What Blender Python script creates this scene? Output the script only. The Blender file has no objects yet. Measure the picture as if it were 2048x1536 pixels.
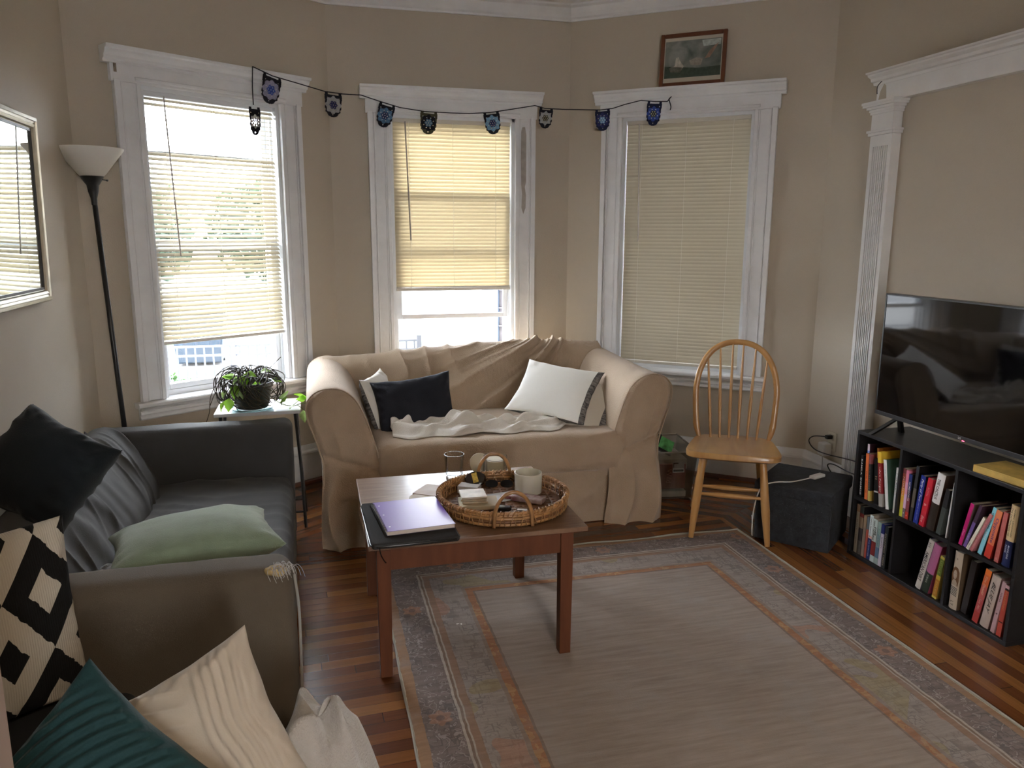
import bpy, bmesh, math, random
from mathutils import Vector, Matrix, noise
random.seed(7)
sc = bpy.context.scene
COL = sc.collection
PI = math.pi

# ---------------------------------------------------------------- camera, world, lights, exposure
F_PX, PITCH, ROLL, YAW = 1543.19, math.radians(11.088), math.radians(.186), math.radians(14.341)
fw = Vector((0, math.cos(PITCH), -math.sin(PITCH))); up = Vector((0, math.sin(PITCH), math.cos(PITCH))); rt = Vector((1, 0, 0))
cr, sr = math.cos(ROLL), math.sin(ROLL)
rt, up = cr*rt + sr*up, -sr*rt + cr*up
RZ = Matrix.Rotation(-YAW, 3, 'Z')
fw, up, rt = RZ @ fw, RZ @ up, RZ @ rt
cd = bpy.data.cameras.new('camera'); cam = bpy.data.objects.new('camera', cd); COL.objects.link(cam)
cd.sensor_width = 36; cd.lens = 36*F_PX/2048; cd.clip_start = .05; cd.clip_end = 300
cam.matrix_world = Matrix(((rt.x, up.x, -fw.x, 0), (rt.y, up.y, -fw.y, 0), (rt.z, up.z, -fw.z, 1.54), (0, 0, 0, 1)))
sc.camera = cam
sc.view_settings.view_transform = 'Standard'; sc.view_settings.look = 'None'
sc.view_settings.gamma = 1; sc.view_settings.use_curve_mapping = False
sc.view_settings.exposure = 2.68
w = bpy.data.worlds.new('world'); sc.world = w; w.use_nodes = True
bg = w.node_tree.nodes['Background']
bg.inputs['Color'].default_value = (.92, .96, 1, 1); bg.inputs['Strength'].default_value = 6.0
sc.cycles.max_bounces = 10; sc.cycles.diffuse_bounces = 6; sc.cycles.glossy_bounces = 4
sc.cycles.transmission_bounces = 8; sc.cycles.transparent_max_bounces = 24
sc.cycles.use_denoising = True
sc.cycles.sample_clamp_indirect = 2.5
sc.cycles.caustics_reflective = False; sc.cycles.caustics_refractive = False

# ---------------------------------------------------------------- room plan
P1, P2, P3, P4 = Vector((-1.067, 4.161)), Vector((.134, 4.975)), Vector((1.65, 4.975)), Vector((2.883, 3.991))
XL, XR, ZC = -1.067, 2.883, 2.93
def frame2(A, B):
    u = (B-A).normalized(); n = Vector((u.y, -u.x)); return u, n
def wallT(A, B):
    u, n = frame2(A, B)
    return Matrix(((u.x, -n.x, 0, A.x), (u.y, -n.y, 0, A.y), (0, 0, 1, 0), (0, 0, 0, 1)))   # local x along, y outward (into wall), z up

# ---------------------------------------------------------------- materials
MATS = {}
def nd(nt, t, **kw):
    n = nt.nodes.new(t)
    for k, v in kw.items():
        if k.startswith('i_'): n.inputs[k[2:].replace('_', ' ')].default_value = v
        else: setattr(n, k, v)
    return n
def mat(name, col, rough=.6, spec=.5, var=0, vscale=6, bump=0, bscale=60, metal=0, sheen=0, coat=0, stretch=None, trans=None, detail=4, distort=0, col2=None):
    if name in MATS: return MATS[name]
    m = bpy.data.materials.new(name); m.use_nodes = True; nt = m.node_tree; L = nt.links.new
    b = nt.nodes['Principled BSDF']; out = nt.nodes['Material Output']
    b.inputs['Base Color'].default_value = (*col, 1); b.inputs['Roughness'].default_value = rough
    b.inputs['Specular IOR Level'].default_value = spec; b.inputs['Metallic'].default_value = metal
    if sheen: b.inputs['Sheen Weight'].default_value = sheen; b.inputs['Sheen Roughness'].default_value = .5
    if coat: b.inputs['Coat Weight'].default_value = coat; b.inputs['Coat Roughness'].default_value = .15
    tc = nd(nt, 'ShaderNodeTexCoord'); src = tc.outputs['Object']
    if stretch:
        mp = nd(nt, 'ShaderNodeMapping'); mp.inputs['Scale'].default_value = stretch; L(src, mp.inputs['Vector']); src = mp.outputs[0]
    if var or col2:
        n = nd(nt, 'ShaderNodeTexNoise'); n.inputs['Scale'].default_value = vscale; n.inputs['Detail'].default_value = detail
        n.inputs['Distortion'].default_value = distort; L(src, n.inputs['Vector'])
        r = nd(nt, 'ShaderNodeValToRGB'); r.color_ramp.elements[0].position = .3; r.color_ramp.elements[1].position = .7
        c2 = col2 or tuple(min(1, c*(1+var)) for c in col); c1 = col if col2 else tuple(c*(1-var) for c in col)
        r.color_ramp.elements[0].color = (*c1, 1); r.color_ramp.elements[1].color = (*c2, 1)
        L(n.outputs['Fac'], r.inputs[0]); L(r.outputs[0], b.inputs['Base Color'])
    if bump:
        n2 = nd(nt, 'ShaderNodeTexNoise'); n2.inputs['Scale'].default_value = bscale; n2.inputs['Detail'].default_value = 3; L(src, n2.inputs['Vector'])
        bp = nd(nt, 'ShaderNodeBump'); bp.inputs['Strength'].default_value = bump; bp.inputs['Distance'].default_value = .01
        L(n2.outputs['Fac'], bp.inputs['Height']); L(bp.outputs[0], b.inputs['Normal'])
    if trans:
        tr = nd(nt, 'ShaderNodeBsdfTranslucent'); tr.inputs['Color'].default_value = (*trans[:3], 1)
        mx = nd(nt, 'ShaderNodeMixShader'); mx.inputs[0].default_value = trans[3]
        L(b.outputs[0], mx.inputs[1]); L(tr.outputs[0], mx.inputs[2]); L(mx.outputs[0], out.inputs[0])
    MATS[name] = m; return m
def thin_glass(name, tint=(1, 1, 1), gloss=.09, rough=0.0, haze=0, hazecol=(1, 1, 1)):
    if name in MATS: return MATS[name]
    m = bpy.data.materials.new(name); m.use_nodes = True; nt = m.node_tree; L = nt.links.new
    nt.nodes.remove(nt.nodes['Principled BSDF']); out = nt.nodes['Material Output']
    t = nd(nt, 'ShaderNodeBsdfTransparent'); t.inputs[0].default_value = (*tint, 1)
    g = nd(nt, 'ShaderNodeBsdfGlossy'); g.inputs['Roughness'].default_value = rough
    fr = nd(nt, 'ShaderNodeLayerWeight'); fr.inputs[0].default_value = .25
    mul = nd(nt, 'ShaderNodeMath', operation='MULTIPLY_ADD'); mul.inputs[1].default_value = .5; mul.inputs[2].default_value = gloss*.5
    L(fr.outputs['Fresnel'], mul.inputs[0])
    mx = nd(nt, 'ShaderNodeMixShader'); L(mul.outputs[0], mx.inputs[0]); L(t.outputs[0], mx.inputs[1]); L(g.outputs[0], mx.inputs[2])
    last = mx
    if haze:
        d = nd(nt, 'ShaderNodeBsdfDiffuse'); d.inputs[0].default_value = (*hazecol, 1)
        m2 = nd(nt, 'ShaderNodeMixShader'); m2.inputs[0].default_value = haze; L(mx.outputs[0], m2.inputs[1]); L(d.outputs[0], m2.inputs[2]); last = m2
    L(last.outputs[0], out.inputs[0]); MATS[name] = m; return m

# ---------------------------------------------------------------- mesh builder
class MB:
    def __init__(s): s.v = []; s.f = []; s.m = []; s.uv = {}
    def add(s, vs, fs, mi=0):
        o = len(s.v); s.v += [tuple(v) for v in vs]
        for f in fs: s.f.append(tuple(o+i for i in f)); s.m.append(mi)
        return s
    def box(s, x0, x1, y0, y1, z0, z1, mi=0, M=None):
        vs = [(x, y, z) for x in (x0, x1) for y in (y0, y1) for z in (z0, z1)]
        if M: vs = [M @ Vector(v) for v in vs]
        return s.add(vs, [(0, 1, 3, 2), (4, 6, 7, 5), (0, 4, 5, 1), (2, 3, 7, 6), (0, 2, 6, 4), (1, 5, 7, 3)], mi)
    def tube(s, pts, r, n=10, mi=0, cap=True, closed=False):
        pts = [Vector(p) for p in pts]; N = len(pts); rs = r if isinstance(r, (list, tuple)) else [r]*N
        vs = []; prev = None
        for i, p in enumerate(pts):
            if closed: d = (pts[(i+1) % N]-pts[i-1]).normalized()
            else: d = (pts[min(i+1, N-1)]-pts[max(i-1, 0)]).normalized()
            if prev is None:
                a = d.orthogonal().normalized()
            else:
                a = (prev - d*prev.dot(d)); a = a.normalized() if a.length > 1e-6 else d.orthogonal().normalized()
            prev = a; b = d.cross(a)
            for k in range(n):
                t = 2*PI*k/n; vs.append(p + (a*math.cos(t)+b*math.sin(t))*rs[i])
        fs = []
        for i in range(N if closed else N-1):
            j = (i+1) % N
            for k in range(n): fs.append((i*n+k, i*n+(k+1) % n, j*n+(k+1) % n, j*n+k))
        if cap and not closed: fs += [tuple(range(n))[::-1], tuple((N-1)*n+k for k in range(n))]
        return s.add(vs, fs, mi)
    def lathe(s, prof, c=(0, 0, 0), n=24, mi=0, cap=False):
        vs = []
        for r, z in prof:
            for k in range(n): t = 2*PI*k/n; vs.append((c[0]+r*math.cos(t), c[1]+r*math.sin(t), c[2]+z))
        fs = [(i*n+k, i*n+(k+1) % n, (i+1)*n+(k+1) % n, (i+1)*n+k) for i in range(len(prof)-1) for k in range(n)]
        if cap: fs += [tuple(range(n))[::-1], tuple((len(prof)-1)*n+k for k in range(n))]
        return s.add(vs, fs, mi)
    def grid(s, fn, nu, nv, mi=0, closeu=False, flip=False):
        vs = [fn(i/(nu if closeu else nu-1), j/(nv-1)) for i in range(nu) for j in range(nv)]
        fs = []
        for i in range(nu if closeu else nu-1):
            for j in range(nv-1):
                a = i*nv+j; b = ((i+1) % nu)*nv+j
                q = (a, b, b+1, a+1); fs.append(q[::-1] if flip else q)
        return s.add(vs, fs, mi)
    def prism(s, poly, h0, h1, M=None, mi=0):      # polygon in xy extruded along z
        n = len(poly); vs = [(x, y, h0) for x, y in poly]+[(x, y, h1) for x, y in poly]
        if M: vs = [M @ Vector(v) for v in vs]
        return s.add(vs, [tuple(range(n))[::-1], tuple(range(n, 2*n))]+[(i, (i+1) % n, n+(i+1) % n, n+i) for i in range(n)], mi)
    def profile(s, prof, x0, x1, M=None, mi=0):     # profile in (y,z) run along x, closed polygon
        n = len(prof); vs = [(x0, y, z) for y, z in prof]+[(x1, y, z) for y, z in prof]
        if M: vs = [M @ Vector(v) for v in vs]
        return s.add(vs, [tuple(range(n)), tuple(range(n, 2*n))[::-1]]+[(i, n+i, n+(i+1) % n, (i+1) % n) for i in range(n)], mi)
    def build(s, name, mats, parent=None, smooth=False, bevel=0, seg=2, loc=None, sub=0, solid=0, fixn=True):
        me = bpy.data.meshes.new(name); me.from_pydata(s.v, [], s.f)
        if not isinstance(mats, (list, tuple)): mats = [mats]
        for m in mats: me.materials.append(m)
        me.polygons.foreach_set('material_index', s.m)
        if fixn:
            bm = bmesh.new(); bm.from_mesh(me); bmesh.ops.recalc_face_normals(bm, faces=bm.faces); bm.to_mesh(me); bm.free()
        if smooth:
            me.polygons.foreach_set('use_smooth', [True]*len(me.polygons))
            if smooth != 'all':
                try: me.set_sharp_from_angle(angle=math.radians(40))
                except Exception: pass
        me.update(); o = bpy.data.objects.new(name, me); COL.objects.link(o)
        if parent: o.parent = parent
        if loc is not None: o.location = loc
        if solid: md = o.modifiers.new('solid', 'SOLIDIFY'); md.thickness = solid; md.offset = 0
        if bevel: md = o.modifiers.new('bevel', 'BEVEL'); md.width = bevel; md.segments = seg; md.limit_method = 'ANGLE'; md.angle_limit = math.radians(35)
        if sub: md = o.modifiers.new('sub', 'SUBSURF'); md.levels = sub; md.render_levels = sub
        return o
def tag(o, label, cat, group=None):
    o['label'] = label; o['category'] = cat
    if group: o['group'] = group
    return o
def empty(name, loc=(0, 0, 0), rz=0, label=None, cat=None, group=None):
    o = bpy.data.objects.new(name, None); COL.objects.link(o); o.location = loc; o.rotation_euler = (0, 0, rz); o.empty_display_size = .05
    if label: tag(o, label, cat, group)
    return o
def struct(o): o['kind'] = 'structure'; return o
def nz(x, y, z=0, s=1): return noise.noise(Vector((x*s, y*s, z*s)))
def sm(a, b, x): t = max(0, min(1, (x-a)/(b-a))); return t*t*(3-2*t)
def catmull(pts, k=6):
    P = [Vector(p) for p in pts]; out = []
    for i in range(len(P)-1):
        a = P[max(i-1, 0)]; b = P[i]; c = P[i+1]; d = P[min(i+2, len(P)-1)]
        for j in range(k):
            t = j/k; out.append(.5*((2*b)+(c-a)*t+(2*a-5*b+4*c-d)*t*t+(-a+3*b-3*c+d)*t*t*t))
    out.append(P[-1]); return out
def text_mesh(s, M, height=None, length=None, material=None, parent=None, name='lettering', depth=.0002, shear=0, bold=0):
    cu = bpy.data.curves.new('txt', 'FONT'); cu.body = s; cu.align_x = 'CENTER'; cu.align_y = 'CENTER'; cu.shear = shear; cu.resolution_u = 2; cu.offset = bold
    to = bpy.data.objects.new('txt', cu); COL.objects.link(to)
    me = bpy.data.meshes.new_from_object(to.evaluated_get(bpy.context.evaluated_depsgraph_get()))
    bpy.data.objects.remove(to); bpy.data.curves.remove(cu)
    if len(me.vertices) == 0: return None
    xs = [v.co.x for v in me.vertices]; ys = [v.co.y for v in me.vertices]
    W_, H_ = max(xs)-min(xs), max(ys)-min(ys); cx, cy = (max(xs)+min(xs))/2, (max(ys)+min(ys))/2
    sx = length/W_ if length else height/H_; sy = height/H_ if height else sx
    for v in me.vertices: v.co = M @ Vector(((v.co.x-cx)*sx, (v.co.y-cy)*sy, depth))
    me.name = name; me.materials.append(material)
    o = bpy.data.objects.new(name, me); COL.objects.link(o)
    if parent: o.parent = parent
    return o

# ---------------------------------------------------------------- wall paint, trims, floor material
def paint(name, col):
    if name in MATS: return MATS[name]
    m = mat(name, col, rough=.62, spec=.35, var=.035, vscale=1.3, bump=.12, bscale=180, detail=6); return m
PAINT = paint('beige wall paint', (.50, .440, .350))
WHITE = mat('white trim paint', (.76, .765, .77), rough=.38, spec=.4, var=.05, vscale=9, bump=.12, bscale=40, detail=8)
CEIL = mat('white ceiling plaster', (.72, .71, .69), rough=.8, bump=.5, bscale=35)
def wood_floor():
    m = bpy.data.materials.new('strip hardwood floor'); m.use_nodes = True; nt = m.node_tree; L = nt.links.new; b = nt.nodes['Principled BSDF']
    uv = nd(nt, 'ShaderNodeUVMap'); sp = nd(nt, 'ShaderNodeSeparateXYZ'); L(uv.outputs[0], sp.inputs[0])
    def M_(op, a, b_=None):
        n = nd(nt, 'ShaderNodeMath', operation=op)
        for i, x in enumerate((a, b_)):
            if x is None: continue
            if isinstance(x, (int, float)): n.inputs[i].default_value = x
            else: L(x, n.inputs[i])
        return n.outputs[0]
    v = M_('DIVIDE', sp.outputs[1], .052); row = M_('FLOOR', v); fr = M_('FRACT', v)
    w1 = nd(nt, 'ShaderNodeTexWhiteNoise', noise_dimensions='1D'); L(row, w1.inputs['W'])
    u = M_('ADD', M_('DIVIDE', sp.outputs[0], 1.1), M_('MULTIPLY', w1.outputs['Value'], 9.7)); seg = M_('FLOOR', u); fu = M_('FRACT', u)
    cb = nd(nt, 'ShaderNodeCombineXYZ'); L(row, cb.inputs[0]); L(seg, cb.inputs[1])
    w2 = nd(nt, 'ShaderNodeTexWhiteNoise', noise_dimensions='3D'); L(cb.outputs[0], w2.inputs['Vector'])
    r = nd(nt, 'ShaderNodeValToRGB'); e = r.color_ramp.elements
    e[0].position = 0; e[0].color = (.10, .034, .014, 1); e[1].position = 1; e[1].color = (.29, .125, .036, 1)
    for p, c in ((.3, (.125, .042, .016, 1)), (.55, (.165, .055, .018, 1)), (.8, (.21, .080, .024, 1))): k = e.new(p); k.color = c
    L(w2.outputs['Value'], r.inputs[0])
    mp = nd(nt, 'ShaderNodeMapping'); mp.inputs['Scale'].default_value = (3, 90, 1); L(uv.outputs[0], mp.inputs[0])
    g = nd(nt, 'ShaderNodeTexNoise'); g.inputs['Scale'].default_value = 1; g.inputs['Detail'].default_value = 5; L(mp.outputs[0], g.inputs['Vector'])
    gm = M_('ADD', M_('MULTIPLY', g.outputs['Fac'], .7), .65)
    mx = nd(nt, 'ShaderNodeMix', data_type='RGBA', blend_type='MULTIPLY'); mx.inputs[0].default_value = 1
    L(r.outputs[0], mx.inputs[6]); cbg = nd(nt, 'ShaderNodeCombineXYZ'); [L(gm, cbg.inputs[i]) for i in range(3)]; L(cbg.outputs[0], mx.inputs[7])
    gap = M_('MAXIMUM', M_('LESS_THAN', fr, .025), M_('LESS_THAN', fu, .002))
    mx2 = nd(nt, 'ShaderNodeMix', data_type='RGBA'); L(gap, mx2.inputs[0]); L(mx.outputs[2], mx2.inputs[6]); mx2.inputs[7].default_value = (.012, .006, .004, 1)
    L(mx2.outputs[2], b.inputs['Base Color'])
    b.inputs['Roughness'].default_value = .21
    bp = nd(nt, 'ShaderNodeBump'); bp.inputs['Strength'].default_value = .12; bp.inputs['Distance'].default_value = .004
    hh = M_('ADD', M_('MULTIPLY', w2.outputs['Value'], .6), M_('MULTIPLY', g.outputs['Fac'], .4)); L(M_('SUBTRACT', hh, gap), bp.inputs['Height']); L(bp.outputs[0], b.inputs['Normal'])
    b.inputs['Specular IOR Level'].default_value = .5
    return m
FLOOR = wood_floor()

# floor: inner field with boards across the room, one mitred ring of boards along every wall
outer = [Vector((XL-.2, .6)), Vector((XL-.2, P1.y-.13)), P1, P2, P3, P4, Vector((XR+.2, P4.y-.16)), Vector((XR+.2, .6))]
inner = [Vector((XL-.2, .6)), Vector((-.29, .6)), Vector((-.29, 3.748)), Vector((.37, 4.195)), Vector((1.375, 4.195)), Vector((2.103, 3.615)), Vector((2.103, .6))]
def floor_mesh():
    polys = []
    I = [Vector((-.29, .6)), Vector((-.29, 3.748)), Vector((.37, 4.195)), Vector((1.375, 4.195)), Vector((2.103, 3.615)), Vector((2.103, .6))]
    O = [Vector((XL, .6)), P1, P2, P3, P4, Vector((XR, .6))]
    polys.append((I[::-1], Vector((1, .055)).normalized()))
    for i in range(5):
        polys.append(([O[i], I[i], I[i+1], O[i+1]], (O[i+1]-O[i]).normalized()))
    polys.append(([Vector((XL, -2.6)), Vector((XR, -2.6)), Vector((XR, .6)), Vector((XL, .6))], Vector((1, .055)).normalized()))
    me = bpy.data.meshes.new('floor'); vs = []; fs = []; uvs = []
    for poly, u in polys:
        n = Vector((-u.y, u.x)); o = len(vs)
        for p in poly: vs.append((p.x, p.y, 0)); uvs.append((p.dot(u), p.dot(n)))
        fs.append(tuple(range(o, o+len(poly))))
    me.from_pydata(vs, [], fs); uvl = me.uv_layers.new(name='UVMap')
    for lp in me.loops: uvl.data[lp.index].uv = uvs[lp.vertex_index]
    me.materials.append(FLOOR); bm = bmesh.new(); bm.from_mesh(me)
    for f in bm.faces:
        if f.normal.z < 0: f.normal_flip()
    bm.to_mesh(me); bm.free()
    o = bpy.data.objects.new('floor', me); COL.objects.link(o); return o
struct(floor_mesh())
mb = MB(); mb.box(XL-.3, XR+.3, -2.8, 5.3, ZC, ZC+.1); struct(mb.build('ceiling', CEIL))

# side walls, near wall with doorway, room behind the camera
mb = MB(); mb.box(XL-.15, XL, -2.6, P1.y+.04, 0, ZC); struct(mb.build('wall_left', PAINT))
mb = MB(); mb.box(XR, XR+.15, -2.6, P4.y+.02, 0, ZC); struct(mb.build('wall_right', PAINT))
mb = MB(); mb.box(XL, -.40, .805, .845, 0, ZC); mb.box(2.3, XR, .805, .845, 0, ZC); mb.box(-.40, 2.3, .805, .845, 2.48, ZC); struct(mb.build('wall_near', PAINT))  # doorway widened on its unseen right side to pass more fill light
mb = MB(); mb.box(XL-.15, .55, -2.75, -2.6, 0, ZC); mb.box(.95, XR+.15, -2.75, -2.6, 0, ZC); mb.box(.55, .95, -2.75, -2.6, 0, .75); mb.box(.55, .95, -2.75, -2.6, 2.3, ZC); struct(mb.build('wall_back', PAINT))  # unseen window opening added in this wall for frontal daylight fill
mb = MB(); mb.box(-.46, -.338, .80, .85, 0, 2.46); mb.box(2.28, 2.40, .80, .85, 0, 2.46); mb.box(-.46, 2.40, .80, .85, 2.4605, 2.56)
struct(mb.build('trim_1', mat('cream door casing paint', (.36, .29, .25), rough=.45)))

# bay walls with window openings
WIN = [('left_bay', P1, P2, .330, 1.105, .20, 1.235), ('center_bay', P2, P3, .355, 1.150, .225, 1.28), ('right_bay', P3, P4, .358, 1.160, .228, 1.29)]
Z0, Z1 = .66, 2.25
BASEP = [(0, 0), (-.022, 0), (-.022, .185), (-.03, .19), (-.03, .2), (-.022, .212), (-.016, .228), (-.012, .24), (0, .24)]
def nearpt(M, x, y, z): return M @ Vector((x, y, z))
for nm, A, B, a0, a1, c0, c1 in WIN:
    M = wallT(A, B); Lw = (B-A).length; mb = MB(); T = .16
    mb.box(-.06, a0, 0, T, 0, ZC, M=M); mb.box(a1, Lw+.06, 0, T, 0, ZC, M=M); mb.box(a0, a1, 0, T, 0, Z0-.01, M=M); mb.box(a0, a1, 0, T, Z1, ZC, M=M)
    struct(mb.build('wall_'+nm, PAINT))
    mb = MB(); mb.profile(BASEP, -.01, Lw+.01, M); struct(mb.build('baseboard_'+nm, WHITE))
    mb = MB(); mb.profile([(0, 0), (-.045, 0), (-.042, .012), (-.032, .02), (0, .02)], -.01, Lw+.01, M); struct(mb.build('trim_%d' % (2+[x[0] for x in WIN].index(nm)), mat('dark shoe moulding', (.09, .032, .014), rough=.4)))
for nm, A, B in (('left', Vector((XL, .83)), P1), ('right', P4, Vector((XR, .83)))):
    M = wallT(A, B); Lw = (B-A).length; mb = MB(); mb.profile(BASEP, 0, Lw, M); struct(mb.build('baseboard_'+nm, WHITE))
# crown moulding along all walls
CP = [(0, 2.847), (-.012, 2.847), (-.014, 2.858), (-.03, 2.866), (-.05, 2.885), (-.07, 2.912), (-.095, 2.92), (-.10, ZC), (0, ZC)]
for i, (A, B) in enumerate(((Vector((XL, .83)), P1), (P1, P2), (P2, P3), (P3, P4), (P4, Vector((XR, .83))))):
    M = wallT(A, B); mb = MB(); mb.profile(CP, -.03 if i else 0, (B-A).length+.03, M); struct(mb.build('trim_%d' % (5+i), WHITE))

# ---------------------------------------------------------------- windows
GLASS = thin_glass('window glass', (.97, .98, 1), .06)
VINYL = mat('white vinyl sash', (.72, .74, .76), rough=.35)
SASHES = [  # lower sash bottom, upper-sash bottom rail z, rails
    dict(low=(.70, 1.49), upp=(1.44, 2.25), storm=1.93), dict(low=(.985, 1.80), upp=(1.42, 2.25), storm=None), dict(low=(.70, 1.49), upp=(1.44, 2.25), storm=None)]
def rect_frame(mb, x0, x1, z0, z1, y0, y1, t, tb=None, tt=None, M=None):
    tb = tb or t; tt = tt or t
    mb.box(x0, x0+t, y0, y1, z0, z1, M=M); mb.box(x1-t, x1, y0, y1, z0, z1, M=M)
    mb.box(x0+t, x1-t, y0, y1, z0, z0+tb, M=M); mb.box(x0+t, x1-t, y0, y1, z1-tt, z1, M=M)
for wi, (nm, A, B, a0, a1, c0, c1) in enumerate(WIN):
    M = wallT(A, B)
    root = empty('window_%d' % (wi+1), (*A, 0)); root['kind'] = 'structure'
    IM = Matrix.Translation(Vector((-A.x, -A.y, 0))) @ M
    def C_(name, mb, m=WHITE, **k): return mb.build(name, m, root, **k)
    for side, (s0, s1) in (('l', (c0, a0)), ('r', (a1, c1))):
        mb = MB(); mb.box(s0, s1, -.018, 0, .672, Z1+.01, M=IM)
        inn = (s1-.022, s1) if side == 'l' else (s0, s0+.022); outr = (s0, s0+.03) if side == 'l' else (s1-.03, s1)
        mb.box(*inn, -.026, -.018, .672, Z1+.01, M=IM); mb.box(*outr, -.036, -.018, .672, Z1+.01, M=IM)
        ii = (s1-.034, s1-.028) if side == 'l' else (s0+.028, s0+.034); oo = (s0+.034, s0+.042) if side == 'l' else (s1-.042, s1-.034)
        mb.box(*ii, -.024, -.018, .672, Z1+.01, M=IM); mb.box(*oo, -.028, -.018, .672, Z1+.01, M=IM)
        C_('casing', mb, bevel=.003)
    mb = MB(); mb.box(c0-.012, c1+.012, -.03, 0, Z1, 2.35, M=IM); mb.profile([(-.03, Z1+.01), (-.04, Z1+.014), (-.04, Z1+.026), (-.03, Z1+.03)], a0-.03, a1+.03, IM); C_('header', mb, bevel=.002)
    mb = MB(); cp = [(0, 2.33), (-.034, 2.33), (-.036, 2.342), (-.05, 2.346), (-.052, 2.36), (-.068, 2.374), (-.072, 2.386), (-.09, 2.39), (-.092, 2.404), (0, 2.404)]
    mb.profile(cp, c0-.045, c1+.04, IM); C_('cornice', mb, bevel=.0015)
    if wi == 1:
        mb = MB(); mb.add([IM @ Vector((x, -.0188, z)) for x, z in ((1.188, 2.17), (1.197, 2.20), (1.214, 2.20), (1.222, 2.15), (1.222, 1.86), (1.214, 1.83), (1.222, 1.78), (1.22, 1.70), (1.205, 1.66), (1.192, 1.70), (1.196, 1.79), (1.19, 1.84), (1.186, 2.0))], [tuple(range(13))]); C_('bare_patch', mb, mat('bare tan wood patch', (.40, .36, .32), rough=.7, var=.15, vscale=20))
    if wi == 0:
        for x_, z_ in ((c0+.004, 2.29), (c1-.012, 2.20)): mb = MB(); mb.box(x_, x_+.014, -.0315, -.030, z_, z_+.05, M=IM); C_('chipped_paint', mb, mat('chipped bare wood', (.22, .18, .13), rough=.8, var=.4, vscale=60))
    mb = MB(); mb.profile([(.10, .642), (-.052, .642), (-.06, .65), (-.06, .663), (-.054, .67), (.10, .672)], c0-.03, c1+.03, IM); C_('sill', mb)
    mb = MB(); mb.profile([(0, .575), (-.018, .575), (-.024, .582), (-.018, .592), (-.018, .6), (-.028, .606), (-.028, .617), (-.02, .622), (-.034, .636), (-.036, .642), (0, .642)], c0-.012, c1+.012, IM); C_('apron', mb)
    mb = MB(); t_ = .02; mb.box(a0, a0+t_, 0, .155, .672, Z1, M=IM); mb.box(a1-t_, a1, 0, .155, .672, Z1, M=IM); mb.box(a0, a1, 0, .155, Z1-t_, Z1+.001, M=IM); mb.box(a0+t_, a1-t_, .055, .155, .66, .70, M=IM)
    for q in (.052, .092, .128): mb.box(a0+t_, a0+t_+.012, q, q+.006, .69, Z1-.02, M=IM); mb.box(a1-t_-.012, a1-t_, q, q+.006, .69, Z1-.02, M=IM)
    C_('jamb', mb, VINYL)
    S = SASHES[wi]; b0, b1 = a0+t_, a1-t_
    mb = MB(); rect_frame(mb, b0+.002, b1-.002, *S['low'], .060, .088, .038, .03, .032, IM); sf = C_('lower_sash', mb, VINYL, bevel=.003)
    g = MB(); g.box(b0+.03, b1-.03, .073, .076, S['low'][0]+.02, S['low'][1]-.02, M=IM); g.build('pane', GLASS, sf)
    mb = MB(); rect_frame(mb, b0+.002, b1-.002, *S['upp'], .099, .125, .038, .035, .035, IM); sf = C_('upper_sash', mb, VINYL, bevel=.003)
    g = MB(); g.box(b0+.03, b1-.03, .111, .114, S['upp'][0]+.02, S['upp'][1]-.02, M=IM); g.build('pane', GLASS, sf)
    mb = MB(); rect_frame(mb, b0, b1, .70, Z1-.02, .135, .15, .022, None, None, IM)
    if S['storm']: mb.box(b0, b1, .135, .15, S['storm'], S['storm']+.025, M=IM)
    C_('storm_frame', mb, VINYL)

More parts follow.
